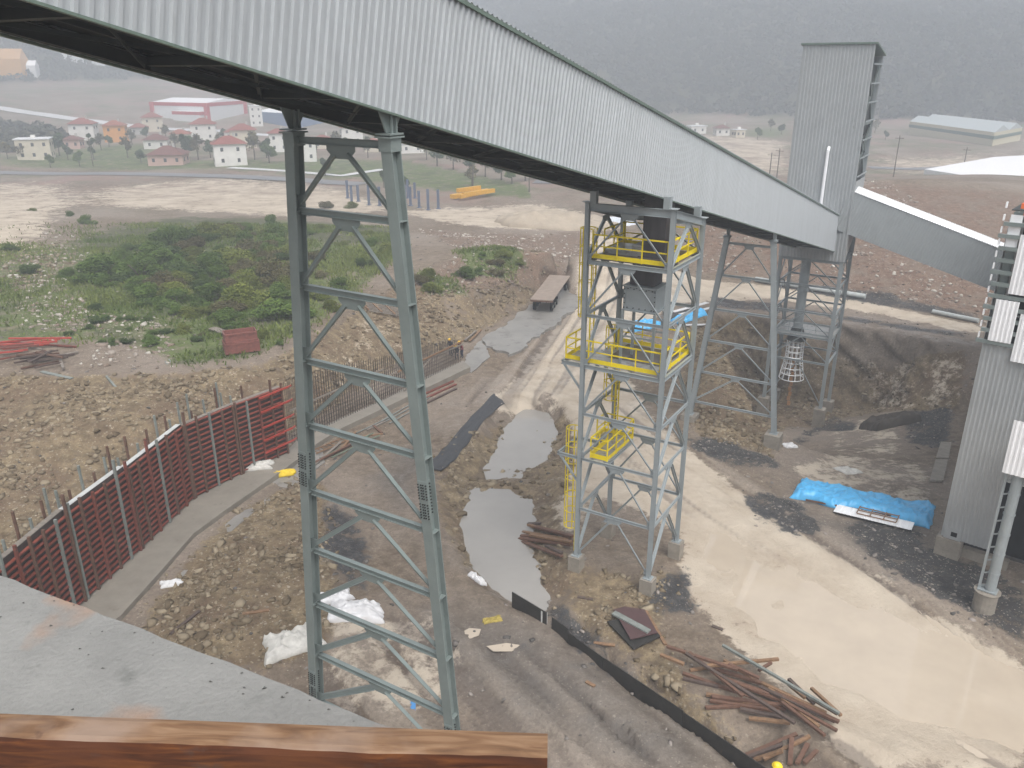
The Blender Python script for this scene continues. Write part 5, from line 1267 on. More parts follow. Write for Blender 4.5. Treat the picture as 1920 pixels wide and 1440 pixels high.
# ================================================================== PEOPLE beside the reinforcement
def skinned(name, verts, edges, rad, m, parent, sub=1):
    me = bpy.data.meshes.new(name); me.from_pydata([tuple(v) for v in verts], edges, []); o = bpy.data.objects.new(name, me); COL.objects.link(o)
    sk = o.modifiers.new('skin', 'SKIN'); o.modifiers.new('sub', 'SUBSURF').levels = sub
    for i, r in enumerate(rad): me.skin_vertices[0].data[i].radius = (r, r) if not isinstance(r, tuple) else r
    me.skin_vertices[0].data[0].use_root = True
    dg = bpy.context.evaluated_depsgraph_get(); ev = o.evaluated_get(dg); me2 = bpy.data.meshes.new_from_object(ev)
    bpy.data.objects.remove(o); me2.materials.clear(); me2.materials.append(m)
    me2.polygons.foreach_set('use_smooth', [True]*len(me2.polygons))
    o2 = bpy.data.objects.new(name, me2); COL.objects.link(o2); o2.parent = parent; return o2
M['navy'] = mat('dark_blue_workwear', (.022, .028, .05), .85); M['skin'] = mat('skin', (.42, .25, .18), .6); M['maroon'] = mat('maroon_jacket', (.16, .035, .045), .85)
M['boot'] = mat('dark_boots', (.03, .025, .02), .7); M['helm'] = mat('yellow_helmet', (.80, .50, .02), .4)
def person(px, py, face, bend, jacket, label, arm=.5):
    c = hit(px, py); c.z = max(c.z, .12); root = thing('person', label, 'person', c, 'workers by the rebar')
    root.rotation_euler = (0, 0, face)
    def R(x, y, z): return Vector((x, y, z))
    sb_, cb_ = math.sin(bend), math.cos(bend)
    def T(x, y, h): return R(x, y*cb_+h*sb_, .92+h*cb_-y*sb_)              # torso frame leaning forward (+y)
    v = [R(0, 0, .92), T(0, .01, .18), T(0, .0, .38), T(0, 0, .50), T(0, .02, .60), T(0, .04, .70), T(0, .05, .78),
         R(.10, 0, .86), R(.12, .05, .48), R(.12, -.02, .09), R(.12, .14, .04), R(-.10, 0, .86), R(-.13, .12, .49), R(-.14, .02, .09), R(-.14, .18, .04),
         T(.19, 0, .46), T(.26, .10, .20), T(.20, .32, .06), T(.18, .38, .03), T(-.19, 0, .46), T(-.27, .12, .20), T(-.18, .34, .10), T(-.16, .40, .07)]
    e = [(0, 1), (1, 2), (2, 3), (3, 4), (4, 5), (5, 6), (0, 7), (7, 8), (8, 9), (9, 10), (0, 11), (11, 12), (12, 13), (13, 14), (2, 15), (15, 16), (16, 17), (17, 18), (2, 19), (19, 20), (20, 21), (21, 22)]
    r = [(.16, .12), (.155, .115), (.175, .12), (.07, .07), (.07, .075), (.092, .10), (.08, .085), .10, .065, .05, .045, .10, .065, .05, .045, .065, .05, .038, .03, .065, .05, .038, .03]
    body = skinned('body', v, e, r, M['navy'], root)
    bm_ = body.data; bm_.materials.append(M['skin']); bm_.materials.append(M['boot']); bm_.materials.append(jacket)
    top = T(0, .0, .52).z
    hand1, hand2, hd = v[18], v[22], v[5]
    for p in bm_.polygons:
        q = p.center
        if (q-hd).length < .17 or (q-hand1).length < .06 or (q-hand2).length < .06: p.material_index = 1
        elif q.z < .12: p.material_index = 2
        elif q.z > .95 or (q-T(.26, .1, .2)).length < .3 or (q-T(-.27, .12, .2)).length < .3: p.material_index = 3
    m = MB(); h0 = T(0, .04, .745); ax = (T(0, .04, .9)-h0).normalized()
    e1 = Vector((1, 0, 0)); e2 = ax.cross(e1); vs = []
    for zz, rr in ((0, .135), (.05, .13), (.10, .10), (.13, .05)): vs += [h0+ax*zz+e1*(rr*.9*math.cos(t))+e2*(rr*1.1*math.sin(t)) for t in np.linspace(0, 2*PI, 15)[:-1]]
    f = [(i*14+k, i*14+(k+1) % 14, (i+1)*14+(k+1) % 14, (i+1)*14+k) for i in range(3) for k in range(14)]+[tuple(range(42, 56)), tuple(range(13, -1, -1))]
    m.add(vs, f); m.obox(h0-e2*.17, e1*.08, e2*.05, ax*.01)
    me_root = root.location.copy(); hm = m.build('hard_hat', M['helm'], None, smooth=True, loc=(0, 0, 0)); hm.parent = root; return root
person(846, 668, 2.6, .25, M['navy'], 'left worker in dark blue with yellow helmet, half hidden by the rebar')
person(857, 676, 2.9, .7, M['navy'], 'middle worker in dark clothes with yellow helmet, bending over the rebar')
person(867, 672, 2.3, .45, M['maroon'], 'right worker in maroon jacket and yellow helmet at the rebar end')

# ================================================================== VEGETATION
def leaf_mat(name, c1, c2):
    m = mat(name, c1, .8, 0, .2, 1.5, rvar=0, spec=.1); t = m.node_tree; b = t.nodes['Principled BSDF']
    a = t.nodes.new('ShaderNodeAttribute'); a.attribute_name = 'tone'; mx = t.nodes.new('ShaderNodeMix'); mx.data_type = 'RGBA'
    mx.inputs[6].default_value = c1+(1,); mx.inputs[7].default_value = c2+(1,)
    oi = t.nodes.new('ShaderNodeObjectInfo'); hs = t.nodes.new('ShaderNodeHueSaturation')
    mr = t.nodes.new('ShaderNodeMapRange'); mr.inputs[3].default_value = .75; mr.inputs[4].default_value = 1.25
    t.links.new(oi.outputs['Random'], mr.inputs[0]); t.links.new(mr.outputs[0], hs.inputs['Value'])
    t.links.new(a.outputs['Fac'], mx.inputs[0]); t.links.new(mx.outputs[2], hs.inputs['Color']); t.links.new(hs.outputs[0], b.inputs['Base Color']); return m
def leaf_cloud(name, m, clumps, nper, size, seed, parent=None):
    """leaf-sized quads scattered through several clumps: (x, y, z, radius)"""
    g = np.random.default_rng(seed); V_, T_ = [], []
    for (cx, cy, cz, r) in clumps:
        d = g.normal(size=(nper, 3)); d /= np.linalg.norm(d, axis=1)[:, None]
        rad = r*(.45+.6*g.random(nper)**.6); c = np.array([cx, cy, cz])+d*rad[:, None]*np.array([1, 1, .85])
        n = d*.6+g.normal(size=(nper, 3))*.6+np.array([0, 0, .5]); n /= np.linalg.norm(n, axis=1)[:, None]
        a = np.cross(n, g.normal(size=(nper, 3))); a /= np.linalg.norm(a, axis=1)[:, None]; b = np.cross(n, a)
        s = size*(.6+.8*g.random(nper))[:, None]
        V_.append(np.stack([c-a*s, c+b*s*.55, c+a*s, c-b*s*.55], 1).reshape(-1, 3)); tone = np.clip(g.random()*.5+g.random(nper)*.5, 0, 1); T_.append(np.repeat(tone, 4))
    v = np.concatenate(V_); v[:, 2] = np.maximum(v[:, 2], .02); f = np.arange(len(v)).reshape(-1, 4)
    o = npmesh(name, v, f, m); at = o.data.attributes.new('tone', 'FLOAT', 'POINT'); at.data.foreach_set('value', np.concatenate(T_).astype(np.float32))
    if parent: o.parent = parent
    return o
LM = [leaf_mat('leaf_green', (.042, .078, .018), (.105, .155, .036)), leaf_mat('leaf_yellowish', (.075, .10, .022), (.17, .19, .045)), leaf_mat('leaf_dark', (.03, .055, .018), (.072, .105, .032)), leaf_mat('leaf_brown', (.075, .07, .035), (.15, .13, .06))]
def stems(n, h, r, m, parent, seed):
    rg = random.Random(seed); b = MB()
    for k in range(n):
        a = rg.uniform(0, 2*PI); q = Vector((math.cos(a), math.sin(a), 0))
        b.cyl(q*.08-Z*.25, q*r*.4+Z*h*.45, .05, 5, r2=.035); b.cyl(q*r*.4+Z*h*.45, q*r*.75+Z*h*.8, .035, 5, r2=.012)
    o = b.build('stems', m, None, loc=(0, 0, 0)); o.parent = parent; return o
BARK = mat('bark', (.10, .08, .06), .9, 0, .3, 4)
bush_src = []
kinds = (('mid green', 0), ('yellowish', 1), ('dark green', 2), ('brownish', 3), ('fresh green', 0), ('olive', 1))
for i, (kn, li) in enumerate(kinds):
    g = random.Random(i+40); root = thing('bush', 'x', 'bush', (0, 0, 0))
    cl = []
    for k in range(9):
        a = g.uniform(0, 2*PI); r = g.uniform(.1, 1.25); cl.append((math.cos(a)*r, math.sin(a)*r, .45+g.uniform(0, 1.15)*(1.35-r*.6), g.uniform(.5, .85)))
    leaf_cloud('foliage', LM[li], cl, 430, .085, i+3, root); stems(7, 1.7, 1.1, BARK, root, i); bush_src.append((root, kn))
BPOLY = [(185,500),(240,470),(330,440),(420,425),(520,420),(535,470),(538,560),(530,600),(470,612),(400,610),(330,590),(270,570),(200,545),(165,525)]
spots = []
def in2(poly, x, y):
    r = False
    for k in range(len(poly)):
        (x1, y1), (x2, y2) = poly[k], poly[(k+1) % len(poly)]
        if (y1 > y) != (y2 > y) and x < (x2-x1)*(y-y1)/(y2-y1)+x1: r = not r
    return r
rg = random.Random(5)
tries = 0
while len(spots) < 120 and tries < 6000:
    tries += 1; x, y = rg.uniform(150, 545), rg.uniform(415, 618)
    if not in2(BPOLY, x, y): continue
    p = hit(x, y)
    if all((p-q[0]).length > 1.35 for q in spots): spots.append((p, rg.choice((.5, .7, .9, 1.1, 1.45))*rg.uniform(.85, 1.15), x, y))
for q in ((575,440),(605,430),(640,460),(680,500),(600,520),(640,540),(590,560),(625,580),(560,600),(700,460),(730,470),(130,520),(60,512),(20,470),(810,545),(800,520),(785,530),(905,482),(930,497),(945,480),(870,520),(900,512),(930,515),(975,495),(560,480),(585,490),(650,430),(690,440),(610,390),(575,405),(130,405),(165,420),(60,395),(660,390)):
    spots.append((hit(*q), rg.uniform(.45, .95), *q))
for k_ in range(45):
    x, y = rg.uniform(120, 545), rg.uniform(560, 648)
    if y < 560+ (x-120)*.1: continue
    spots.append((hit(x, y), rg.uniform(.22, .5), x, y))
used = set()
for i, (p, s, x, y) in enumerate(spots):
    k = rg.randrange(6) if x > 300 or y < 480 else (2, 0, 4)[i % 3]
    src, kn = bush_src[k]; sc_ = (s*rg.uniform(.9, 1.3), s*rg.uniform(.9, 1.3), s*rg.uniform(.55, .85))
    where = 'in the thicket on the left terrace' if x < 548 and y > 418 and x > 150 else 'on the road cutting' if x > 780 else 'scattered on the grass near the thicket' if x > 545 else 'out on the open left grass'
    grp = 'bushes '+where; lab = '%s leafy bush %s' % (kn, where)
    if k not in used:
        used.add(k); o = src; o.location = p-Z*.05; o.scale = sc_; o.rotation_euler = (0, 0, rg.uniform(0, 6)); o['label'] = lab; o['group'] = grp+', '+kn
    else: dup(src, p-Z*.05, rg.uniform(0, 6), lab, grp+', '+kn, scale=sc_)
# grass: small blades, denser where the ground is green
g = np.random.default_rng(3); N = 120000
xs, ys = g.uniform(-75, 22, N*4), g.uniform(40, 128, N*4)
w = bil(ZN['grass'], xs, ys)*np.clip(2.6*(.6*vnoise(xs/3.5, ys/3.5, 4)+.4*vnoise(xs/11, ys/11, 14))-.75, 0.03, 1.3)*(1-.7*bil(ZN['debris'], xs, ys)); keep = g.random(N*4) < np.clip(w, 0, 1)*.75; xs, ys = xs[keep][:N], ys[keep][:N]; zs = bil(HT, xs, ys); n_ = len(xs)
a = g.uniform(0, 2*PI, n_); h = g.uniform(.10, .40, n_); ww = g.uniform(.025, .085, n_); lean = g.normal(0, .12, (n_, 2))
dx, dy = np.cos(a)*ww, np.sin(a)*ww
vv = np.stack([np.stack([xs-dx, ys-dy, zs-.03], 1), np.stack([xs+dx, ys+dy, zs-.03], 1), np.stack([xs+dx*.5+lean[:, 0], ys+dy*.5+lean[:, 1], zs+h], 1), np.stack([xs-dx*.6+lean[:, 0], ys-dy*.6+lean[:, 1], zs+h*.8], 1)], 1).reshape(-1, 3)
go = npmesh('grass', vv, np.arange(len(vv)).reshape(-1, 4), leaf_mat('grass_blades', (.06, .10, .022), (.18, .20, .06)))
at = go.data.attributes.new('tone', 'FLOAT', 'POINT'); at.data.foreach_set('value', np.repeat(np.clip(vnoise(xs/4, ys/4, 9)*.7+g.random(n_)*.3, 0, 1), 4).astype(np.float32))
tag(go, 'short rough grass on the left terrace and the road cutting', 'grass', kind='stuff')

# loose stones and clods
def stones(name, n, zfun, lo, hi, smin, smax, cols, label, seed, ymax=118):
    g = np.random.default_rng(seed); xs, ys = g.uniform(-70, 60, n*8), g.uniform(14, ymax, n*8)
    keep = (g.random(n*8) < zfun(xs, ys)) & (np.abs(xs) < ys*.72+6); xs, ys = xs[keep][:n], ys[keep][:n]; n = len(xs); zs = bil(HT, xs, ys)
    s = smin+(smax-smin)*g.random(n)**6
    t = (1+5**.5)/2; ico = np.array([(-1,t,0),(1,t,0),(-1,-t,0),(1,-t,0),(0,-1,t),(0,1,t),(0,-1,-t),(0,1,-t),(t,0,-1),(t,0,1),(-t,0,-1),(-t,0,1)])/1.9
    fc = np.array([(0,11,5),(0,5,1),(0,1,7),(0,7,10),(0,10,11),(1,5,9),(5,11,4),(11,10,2),(10,7,6),(7,1,8),(3,9,4),(3,4,2),(3,2,6),(3,6,8),(3,8,9),(4,9,5),(2,4,11),(6,2,10),(8,6,7),(9,8,1)])
    v = ico[None]*(1+.35*g.normal(size=(n, 12, 1)))*s[:, None, None]*np.stack([g.uniform(.7, 1.5, n), g.uniform(.7, 1.3, n), g.uniform(.4, .9, n)], 1)[:, None, :]
    a = g.uniform(0, 2*PI, n); c, sn = np.cos(a)[:, None], np.sin(a)[:, None]; v = np.stack([v[:, :, 0]*c-v[:, :, 1]*sn, v[:, :, 0]*sn+v[:, :, 1]*c, v[:, :, 2]], 2)
    v += np.stack([xs, ys, zs+s*.12], 1)[:, None, :]
    f = (fc[None]+(np.arange(n)*12)[:, None, None]).reshape(-1, 3); m = leaf_mat(name+'_mat', *cols); o = npmesh(name, v.reshape(-1, 3), f, m)
    at = o.data.attributes.new('tone', 'FLOAT', 'POINT'); at.data.foreach_set('value', np.repeat(g.random(n)**1.5, 12).astype(np.float32)); return tag(o, label, 'rubble', kind='stuff')
B_ = lambda k, x, y: bil(ZN[k], x, y)
stones('rubble', 60000, lambda x, y: np.clip(B_('rock', x, y)*1.2-.1-B_('pale', x, y), 0, 1)*(.2+1.5*np.clip(vnoise(x/2.2, y/2.2, 2)-.3, 0, 1)), 0, 0, 0.03, .24, ((.15, .115, .075), (.40, .335, .24)), 'ochre stone rubble on banks and spoil', 21)
stones('gravel', 22000, lambda x, y: np.clip(B_('dark', x, y)+.10*(B_('pale', x, y) < .3)+.6*B_('red', x, y), 0, 1)*(.2+1.2*np.clip(vnoise(x/2.5, y/2.5, 5)-.3, 0, 1)), 0, 0, .02, .14, ((.10, .095, .09), (.36, .32, .29)), 'loose grey gravel and clods over the yard', 23)

stones('pale_stones', 26000, lambda x, y: np.clip(B_('red', x, y)*.8+B_('debris', x, y)*.9-B_('pale', x, y), 0, 1)*(.2+1.4*np.clip(vnoise(x/4, y/4, 15)-.35, 0, 1)), 0, 0, .03, .26, ((.22, .17, .135), (.56, .53, .48)), 'pale stones strewn over the red mound and the left grass', 25, 140)
# ================================================================== THE VALLEY
def strip(name, pxs, w, m, label, cat='road'):
    c = [hit(*q) for q in pxs]; dense = []
    for a, b in zip(c[:-1], c[1:]):
        k = max(2, int((b-a).length/6)); dense += [a.lerp(b, t/k) for t in range(k)]
    dense.append(c[-1]); b = MB(); vs = []
    for i, p in enumerate(dense):
        d = dense[min(i+1, len(dense)-1)]-dense[max(i-1, 0)]; d.z = 0; d.normalize(); n = Vector((d.y, -d.x, 0))
        for s in (-w/2, w/2): q = p+n*s; vs.append((q.x, q.y, max(hz(q.x, q.y), hz(p.x, p.y))+.12))
    b.add(vs, [(2*i, 2*i+1, 2*i+3, 2*i+2) for i in range(len(dense)-1)]); o = b.build(name, m); return tag(o, label, cat, kind='structure')
asph = mat('far_asphalt', (.17, .17, .18), .6); paled = mat('far_pale_road', (.55, .55, .56), .6)
strip('road', [(-150,322),(0,324),(200,326),(420,331),(560,338),(680,346)], 6, asph, 'grey valley road below the village')
strip('road', [(-100,188),(0,203),(100,218),(200,231),(275,240),(420,246),(540,256)], 9, paled, 'pale wet road across the far valley')
strip('road', [(1025,345),(1045,330),(1040,310),(1060,290)], 7, asph, 'narrow grey road descending behind the gallery')
strip('road', [(1630,315),(1720,318),(1830,312),(1960,300)], 7, asph, 'grey road in front of the beige hall')
strip('track', [(430,315),(520,320),(640,330),(720,318)], 3, paled, 'pale dirt track below the village')

WIN = mat('dark_window', (.05, .055, .06), .2); TILE = [mat('roof_tile_%s' % n_, c, .8, 0, .2, .8) for n_, c in (('red', (.21, .065, .05)), ('orange', (.25, .085, .055)), ('brown', (.14, .06, .05)))]
WALL = {k: mat('render_'+k, c, .85, 0, .08, .5) for k, c in (('white', (.66, .65, .62)), ('cream', (.55, .50, .40)), ('orange', (.58, .27, .07)), ('grey', (.42, .41, .39)), ('pink', (.50, .34, .29)))}
def house(px, py, wpx, rot, storeys, roof, wall, label, depth=.8, group='village houses', windows=True):
    c = hit(px, py); d = c.y*CT-(c.z-CAM_Z)*ST; w = wpx/F*d*(.86 if px in (433, 70) else .74); dp = w*depth; h = 2.9*storeys
    o = thing('house', label, 'house', c, group); o.rotation_euler = (0, 0, rot)
    def bl(b, n_, mm, par=None):
        q = b.build(n_, mm, None, loc=(0, 0, 0)); q.parent = par or o; return q
    b = MB(); b.box(-w/2, w/2, -dp/2, dp/2, -1.5, h); wl = bl(b, 'wall', WALL[wall])
    if roof is None:
        b = MB(); b.box(-w/2-.3, w/2+.3, -dp/2-.3, dp/2+.3, h+.002, h+.25); bl(b, 'roof', mat('flat_roof', (.62, .63, .65), .6)); b = MB(); b.box(-.6, .6, -.5, .5, h+.252, h+1.1); bl(b, 'roof_hut', WALL['white'])
    else:
        b = MB(); e = .55; rh = min(w, dp)*.30; rx = max(0, (w-dp)/2)+.01; ry = max(0, (dp-w)/2)+.01
        vs = [(-w/2-e, -dp/2-e, h), (w/2+e, -dp/2-e, h), (w/2+e, dp/2+e, h), (-w/2-e, dp/2+e, h), (-rx, -ry, h+rh), (rx, -ry, h+rh), (rx, ry, h+rh), (-rx, ry, h+rh)]
        b.add(vs, [(0, 1, 5, 4), (1, 2, 6, 5), (2, 3, 7, 6), (3, 0, 4, 7), (4, 5, 6, 7), (0, 3, 2, 1)]); rf = bl(b, 'roof', TILE[roof])
        b = MB(); b.box(w*.15, w*.15+.6, -.3, .3, h+rh*.4, h+rh+.7); bl(b, 'chimney', WALL['grey'], rf)
    if windows:
        for s in range(storeys):
            for k in range(max(2, int(w/3))):
                x = -w/2+w*(k+.5)/max(2, int(w/3)); b = MB(); b.box(x-.38, x+.38, -dp/2-.05, -dp/2+.05, 2.9*s+1.0, 2.9*s+2.0); bl(b, 'window', WIN)
            for k in range(2):
                y = -dp/2+dp*(k+.5)/2
                for sg in (-1, 1): b = MB(); b.box(sg*w/2-.05, sg*w/2+.05, y-.5, y+.5, 2.9*s+1.0, 2.9*s+2.0); bl(b, 'window', WIN)
    return o
HS = [(70,298,66,.35,2,None,'cream','flat-roofed cream house at the left end of the village'), (160,262,58,.2,2,0,'white','red-roofed white house behind the dark round tree'), (140,278,40,.1,1,2,'pink','low pink house beside the dark round tree'),
 (220,266,50,.25,2,1,'orange','orange-walled house with red hip roof'), (262,252,40,.3,1,0,'grey','small red-roofed house right of the orange one'), (288,246,48,.4,2,0,'cream','red-roofed cream house at the top of the village'),
 (296,278,56,.2,1,2,'white','low white house with dull red roof above the green field'), (384,262,60,.3,2,0,'white','white house with red roof and white gable front'), (340,266,46,.2,1,1,'cream','small cream house with orange roof left of the white gable'),
 (318,308,84,.12,1,2,'pink','long low barn with dark red roof below the green field'), (433,309,66,.38,2,0,'white','white house with red mansard storey in front of the village'), (458,276,62,.3,2,0,'cream','red-roofed house behind the mansard house'),
 (440,262,44,.2,1,1,'white','small orange-roofed house uphill of the mansard house'), (524,284,46,.3,2,0,'white','red-roofed white house beside the portal leg'), (572,302,54,.35,2,None,'white','flat-roofed white house behind the portal leg'),
 (606,278,48,.2,1,0,'cream','red-roofed cream house between the portal legs'), (660,270,52,.3,2,0,'white','white house with red roof right between the portal legs'), (700,284,44,.2,1,1,'cream','small orange-roofed house by the right portal leg'),
 (770,286,60,.3,1,None,'white','pale flat-roofed building right of the portal'), (1305,250,40,.2,1,None,'white','small white building at the foot of the wooded hill'), (1352,254,34,.1,1,2,'white','small brown-roofed cabin at the foot of the hill'), (1384,258,26,.3,1,None,'cream','tiny cream shed at the foot of the hill'),
 (1035,300,36,.2,1,0,'white','small red-roofed house under the gallery')]
for q in HS: house(*q)
house(482, 236, 30, .3, 3, None, 'white', 'small white office block beside the blue hall', group='far offices')

def hall(name, label, corners, h, rise_, wall, band, roof, gables=1, bandz=None):
    """corners: left, middle (nearest), right bottom corners as world points; roof ridge runs along the left side"""
    l, c, r = corners; zb = min(l.z, c.z, r.z)-1; o = thing(name, label, 'hall', (c.x, c.y, zb+1))
    a, b_ = Vector((l.x-c.x, l.y-c.y, 0)), Vector((r.x-c.x, r.y-c.y, 0)); C0 = Vector((c.x, c.y, zb)); H_ = h+1
    m = MB(); ring = [C0, C0+a, C0+a+b_, C0+b_]; m.prism(ring, Z*H_); m.build('wall', wall, o)
    if band is not None:
        zz = bandz or (H_-1.6, H_); nn = [(C0, a), (C0, b_)]
        for p, d in nn:
            m = MB(); n = Vector((d.y, -d.x, 0)).normalized(); n = n if n.dot(C0-Vector((0, 0, C0.z))) < 0 else -n
            m.obox(p+d/2+n*.05+Z*(zz[0]+zz[1])/2, d/2, n*.08, Z*(zz[1]-zz[0])/2); m.build('band', band, o)
    for k in range(gables):
        s0, s1 = k/gables, (k+1)/gables
        m = MB(); A, B, D = C0+b_*s0+Z*(H_+.01), C0+b_*s1+Z*(H_+.01), C0+b_*(s0+s1)/2+Z*(H_+rise_)
        m.add([A, B, D, A+a, B+a, D+a], [(0, 1, 2), (3, 5, 4), (0, 2, 5, 3), (1, 4, 5, 2), (0, 3, 4, 1)]); m.build('roof', roof, o)
    return o, C0, a, b_, H_
RW = mat('hall_red', (.42, .04, .05), .5); WW = mat('hall_white', (.68, .69, .70), .5); WR = mat('hall_white_roof', (.80, .80, .82), .5)
cl_, cc_, cr_ = hit(289, 219), hit(391, 229), hit(460, 213)
hd = 8.5
o, C0, a, b_, H_ = hall('red_white_hall', 'white hall with red edge bands and red entrance block beyond the village', (cl_, cc_, cr_), hd, 1.5, WW, RW, WR)
m = MB(); an = a.normalized(); n = Vector((an.y, -an.x, 0)); n = n if n.y < 0 else -n
q = C0+a*.28
m.obox(q+n*2+Z*2.9, a*.24, n*2, Z*2.9); m.build('entrance_block', WW, o); m = MB(); m.obox(q+n*2+Z*5.0, a*.245, n*2.1, Z*.7); m.build('entrance_band', RW, o)
for p in (C0, C0+a, C0+b_): m = MB(); m.obox(p+n*.12+Z*H_/2, an*1.0, n*.9, Z*(H_/2-.05)); m.build('corner_band', RW, o)
hall('blue_hall', 'low white-roofed hall with blue wall behind the portal', (hit(478, 226), hit(560, 240), hit(640, 225)), 6, 1.2, mat('hall_blue', (.10, .17, .32), .5), None, WR)
o, C0, a, b_, H_ = hall('orange_hall', 'orange arched hall with dark blue trim at the far left', (hit(-60, 150), hit(44, 146), hit(58, 140)), 12, 6, mat('hall_orange', (.62, .30, .03), .6), None, mat('hall_orange_roof', (.66, .36, .12), .6))
hall('white_hall', 'bright white tent-like hall right of the orange hall', (hit(52, 143), hit(70, 145), hit(76, 140)), 7, 3, WW, None, WR)
hall('far_factory', 'pale far factory under the left end of the gallery', (hit(118, 112), hit(200, 124), hit(235, 112)), 8, 2, WW, None, WR)
o, C0, a, b_, H_ = hall('beige_hall', 'long beige hall with green window band and twin gables in front of the hill', (hit(1702, 252), hit(1860, 274), hit(1912, 264)), 5.2, 2.0, mat('hall_beige', (.56, .52, .37), .6), mat('hall_green', (.09, .15, .12), .5), mat('hall_grey_roof', (.42, .46, .47), .5), 2, (3.9, 5.0))
hall('white_roofed_hall', 'wide low hall with bright white roof behind the red mound', (P(1730, 338, 0), P(1925, 372, 0), P(2160, 330, 0)), 2.6, 1.0, WW, None, WR)

# trees in the valley
tree_src = []
for i, (nm, li, tall) in enumerate((('round_tree', 2, 0), ('bare_tree', 3, 0), ('poplar_tree', 2, 1), ('broad_tree', 0, 0))):
    g_ = random.Random(i+9); root = thing('tree', 'x', 'tree', (0, 0, 0)); cl = []
    for k in range(9):
        an_ = g_.uniform(0, 2*PI); r = g_.uniform(.2, 1.5)*(.45 if tall else 1); cl.append((math.cos(an_)*r, math.sin(an_)*r, 2.6+g_.uniform(0, 3.2)*(1.6 if tall else 1), g_.uniform(.7, 1.25)*(.7 if tall else 1)))
    leaf_cloud('crown', LM[li], cl, 45 if nm == 'bare_tree' else 95, .34, i+60, root)
    b = MB(); b.cyl((0, 0, -.5), (.05, 0, 2.8), .20, 7, r2=.13); b.cyl((.05, 0, 2.8), (.6, .3, 4.6), .11, 6, r2=.04); b.cyl((.05, 0, 2.8), (-.6, -.2, 4.8), .11, 6, r2=.04); b.cyl((.05, 0, 2.8), (.0, .1, 5.4), .12, 6, r2=.03)
    q = b.build('trunk', BARK, None, loc=(0, 0, 0)); q.parent = root; tree_src.append((root, ('dark round', 'thin brownish', 'slender dark', 'broad green')[i]))
TP = [(112,292,0,1.2),(128,300,0,.8),(176,300,2,.9),(190,282,1,.8),(205,276,3,.7),(248,272,1,.9),(275,262,0,.8),(312,262,1,.9),(330,284,1,1),(352,298,0,1.1),(372,300,1,1),(395,296,0,.9),(360,278,3,.8),(410,280,1,.8),(420,262,0,.8),(478,300,1,1.1),(500,296,0,1),(505,306,3,.9),(545,296,1,.9),
      (590,300,0,.9),(630,286,1,.9),(645,296,0,.8),(690,296,1,.9),(725,290,0,.9),(745,300,3,.8),(240,296,1,.8),(265,306,0,.7),(150,312,3,.7),(95,314,3,.6),(40,300,1,.8),(15,298,1,.9),(820,312,0,1),(850,318,1,1),(880,325,0,.9),(910,332,1,.9),(940,338,0,1),(960,345,3,.9),(985,340,1,1.2),(1010,338,1,1.2),(1030,322,1,1),(800,300,1,.9),
      (1420,262,3,.8),(1465,252,0,.8),(1445,246,1,.9),(1260,258,1,.9),(1250,248,0,.9),(1640,250,1,.9),(1660,262,0,.7),(610,330,0,.7),(560,322,1,.7),(885,350,1,.9),(720,352,0,.6),(760,358,3,.6)]
ut = set()
for i, (x, y, k, s) in enumerate(TP):
    p = hit(x, y); src, kn = tree_src[k]
    where = 'among the village houses' if x < 760 and y < 312 else 'along the valley slope' if x < 1100 else 'at the foot of the right-hand hill'
    lab, grp = '%s tree %s' % (kn, where), '%s trees %s' % (kn, where); s *= rg.uniform(.85, 1.15)*.98
    if k not in ut:
        ut.add(k); src.location = p; src.scale = (s, s, s); src['label'] = lab; src['group'] = grp
    else: dup(src, p, rg.uniform(0, 6), lab, grp, scale=(s, s, s*rg.uniform(.85, 1.15)))
# woods: a far mass on the hills and the dark wood left of the village
def woods(name, n, region, label, seed, size=(2.4, 5.0)):
    g = np.random.default_rng(seed); xs, ys = region(g, n); zs = bil(HT, xs, ys); n = len(xs); K = 14
    d = g.normal(size=(n, K, 3)); d /= np.linalg.norm(d, axis=2)[:, :, None]; d[:, :, 2] = np.abs(d[:, :, 2])*1.1
    r = g.uniform(*size, n)[:, None, None]; c = np.stack([xs, ys, zs+r[:, 0, 0]*.3], 1)[:, None, :]+d*r*(.6+.5*g.random((n, K, 1)))
    a = g.normal(size=(n, K, 3)); a /= np.linalg.norm(a, axis=2)[:, :, None]; b = np.cross(d, a); s = r*.42
    v = np.stack([c-a*s, c+b*s, c+a*s, c-b*s], 2).reshape(-1, 3); o = npmesh(name, v, np.arange(len(v)).reshape(-1, 4), leaf_mat(name+'_leaf', (.034, .038, .022), (.056, .052, .032)))
    at = o.data.attributes.new('tone', 'FLOAT', 'POINT'); at.data.foreach_set('value', np.repeat(np.clip(g.random(n)**1.6+0*n, 0, 1), K*4).astype(np.float32)); return tag(o, label, 'wood', kind='stuff')
def hillreg(g, n):
    th = np.radians(g.uniform(-40, 44, n*2)); r = g.uniform(440, 840, n*2); x, y = np.sin(th)*r, np.cos(th)*r; k = (bil(ZN['wood'], x, y) > .35); return x[k][:n], y[k][:n]
woods('hill_wood', 20000, hillreg, 'dense hazy autumn woodland on the far hills', 71, (1.6, 3.4))
def leftreg(g, n):
    w = [hit(*q) for q in ((-150,292),(30,288),(100,276),(130,262),(90,246),(0,236),(-150,225))]; x0, x1, y0, y1 = min(p.x for p in w), max(p.x for p in w), min(p.y for p in w), max(p.y for p in w)
    x, y = g.uniform(x0, x1, n*3), g.uniform(y0, y1, n*3); k = inpoly(w, x, y); return x[k][:n], y[k][:n]
woods('valley_wood', 420, leftreg, 'dark hazy wood at the left end of the village', 73, (1.8, 3.4))
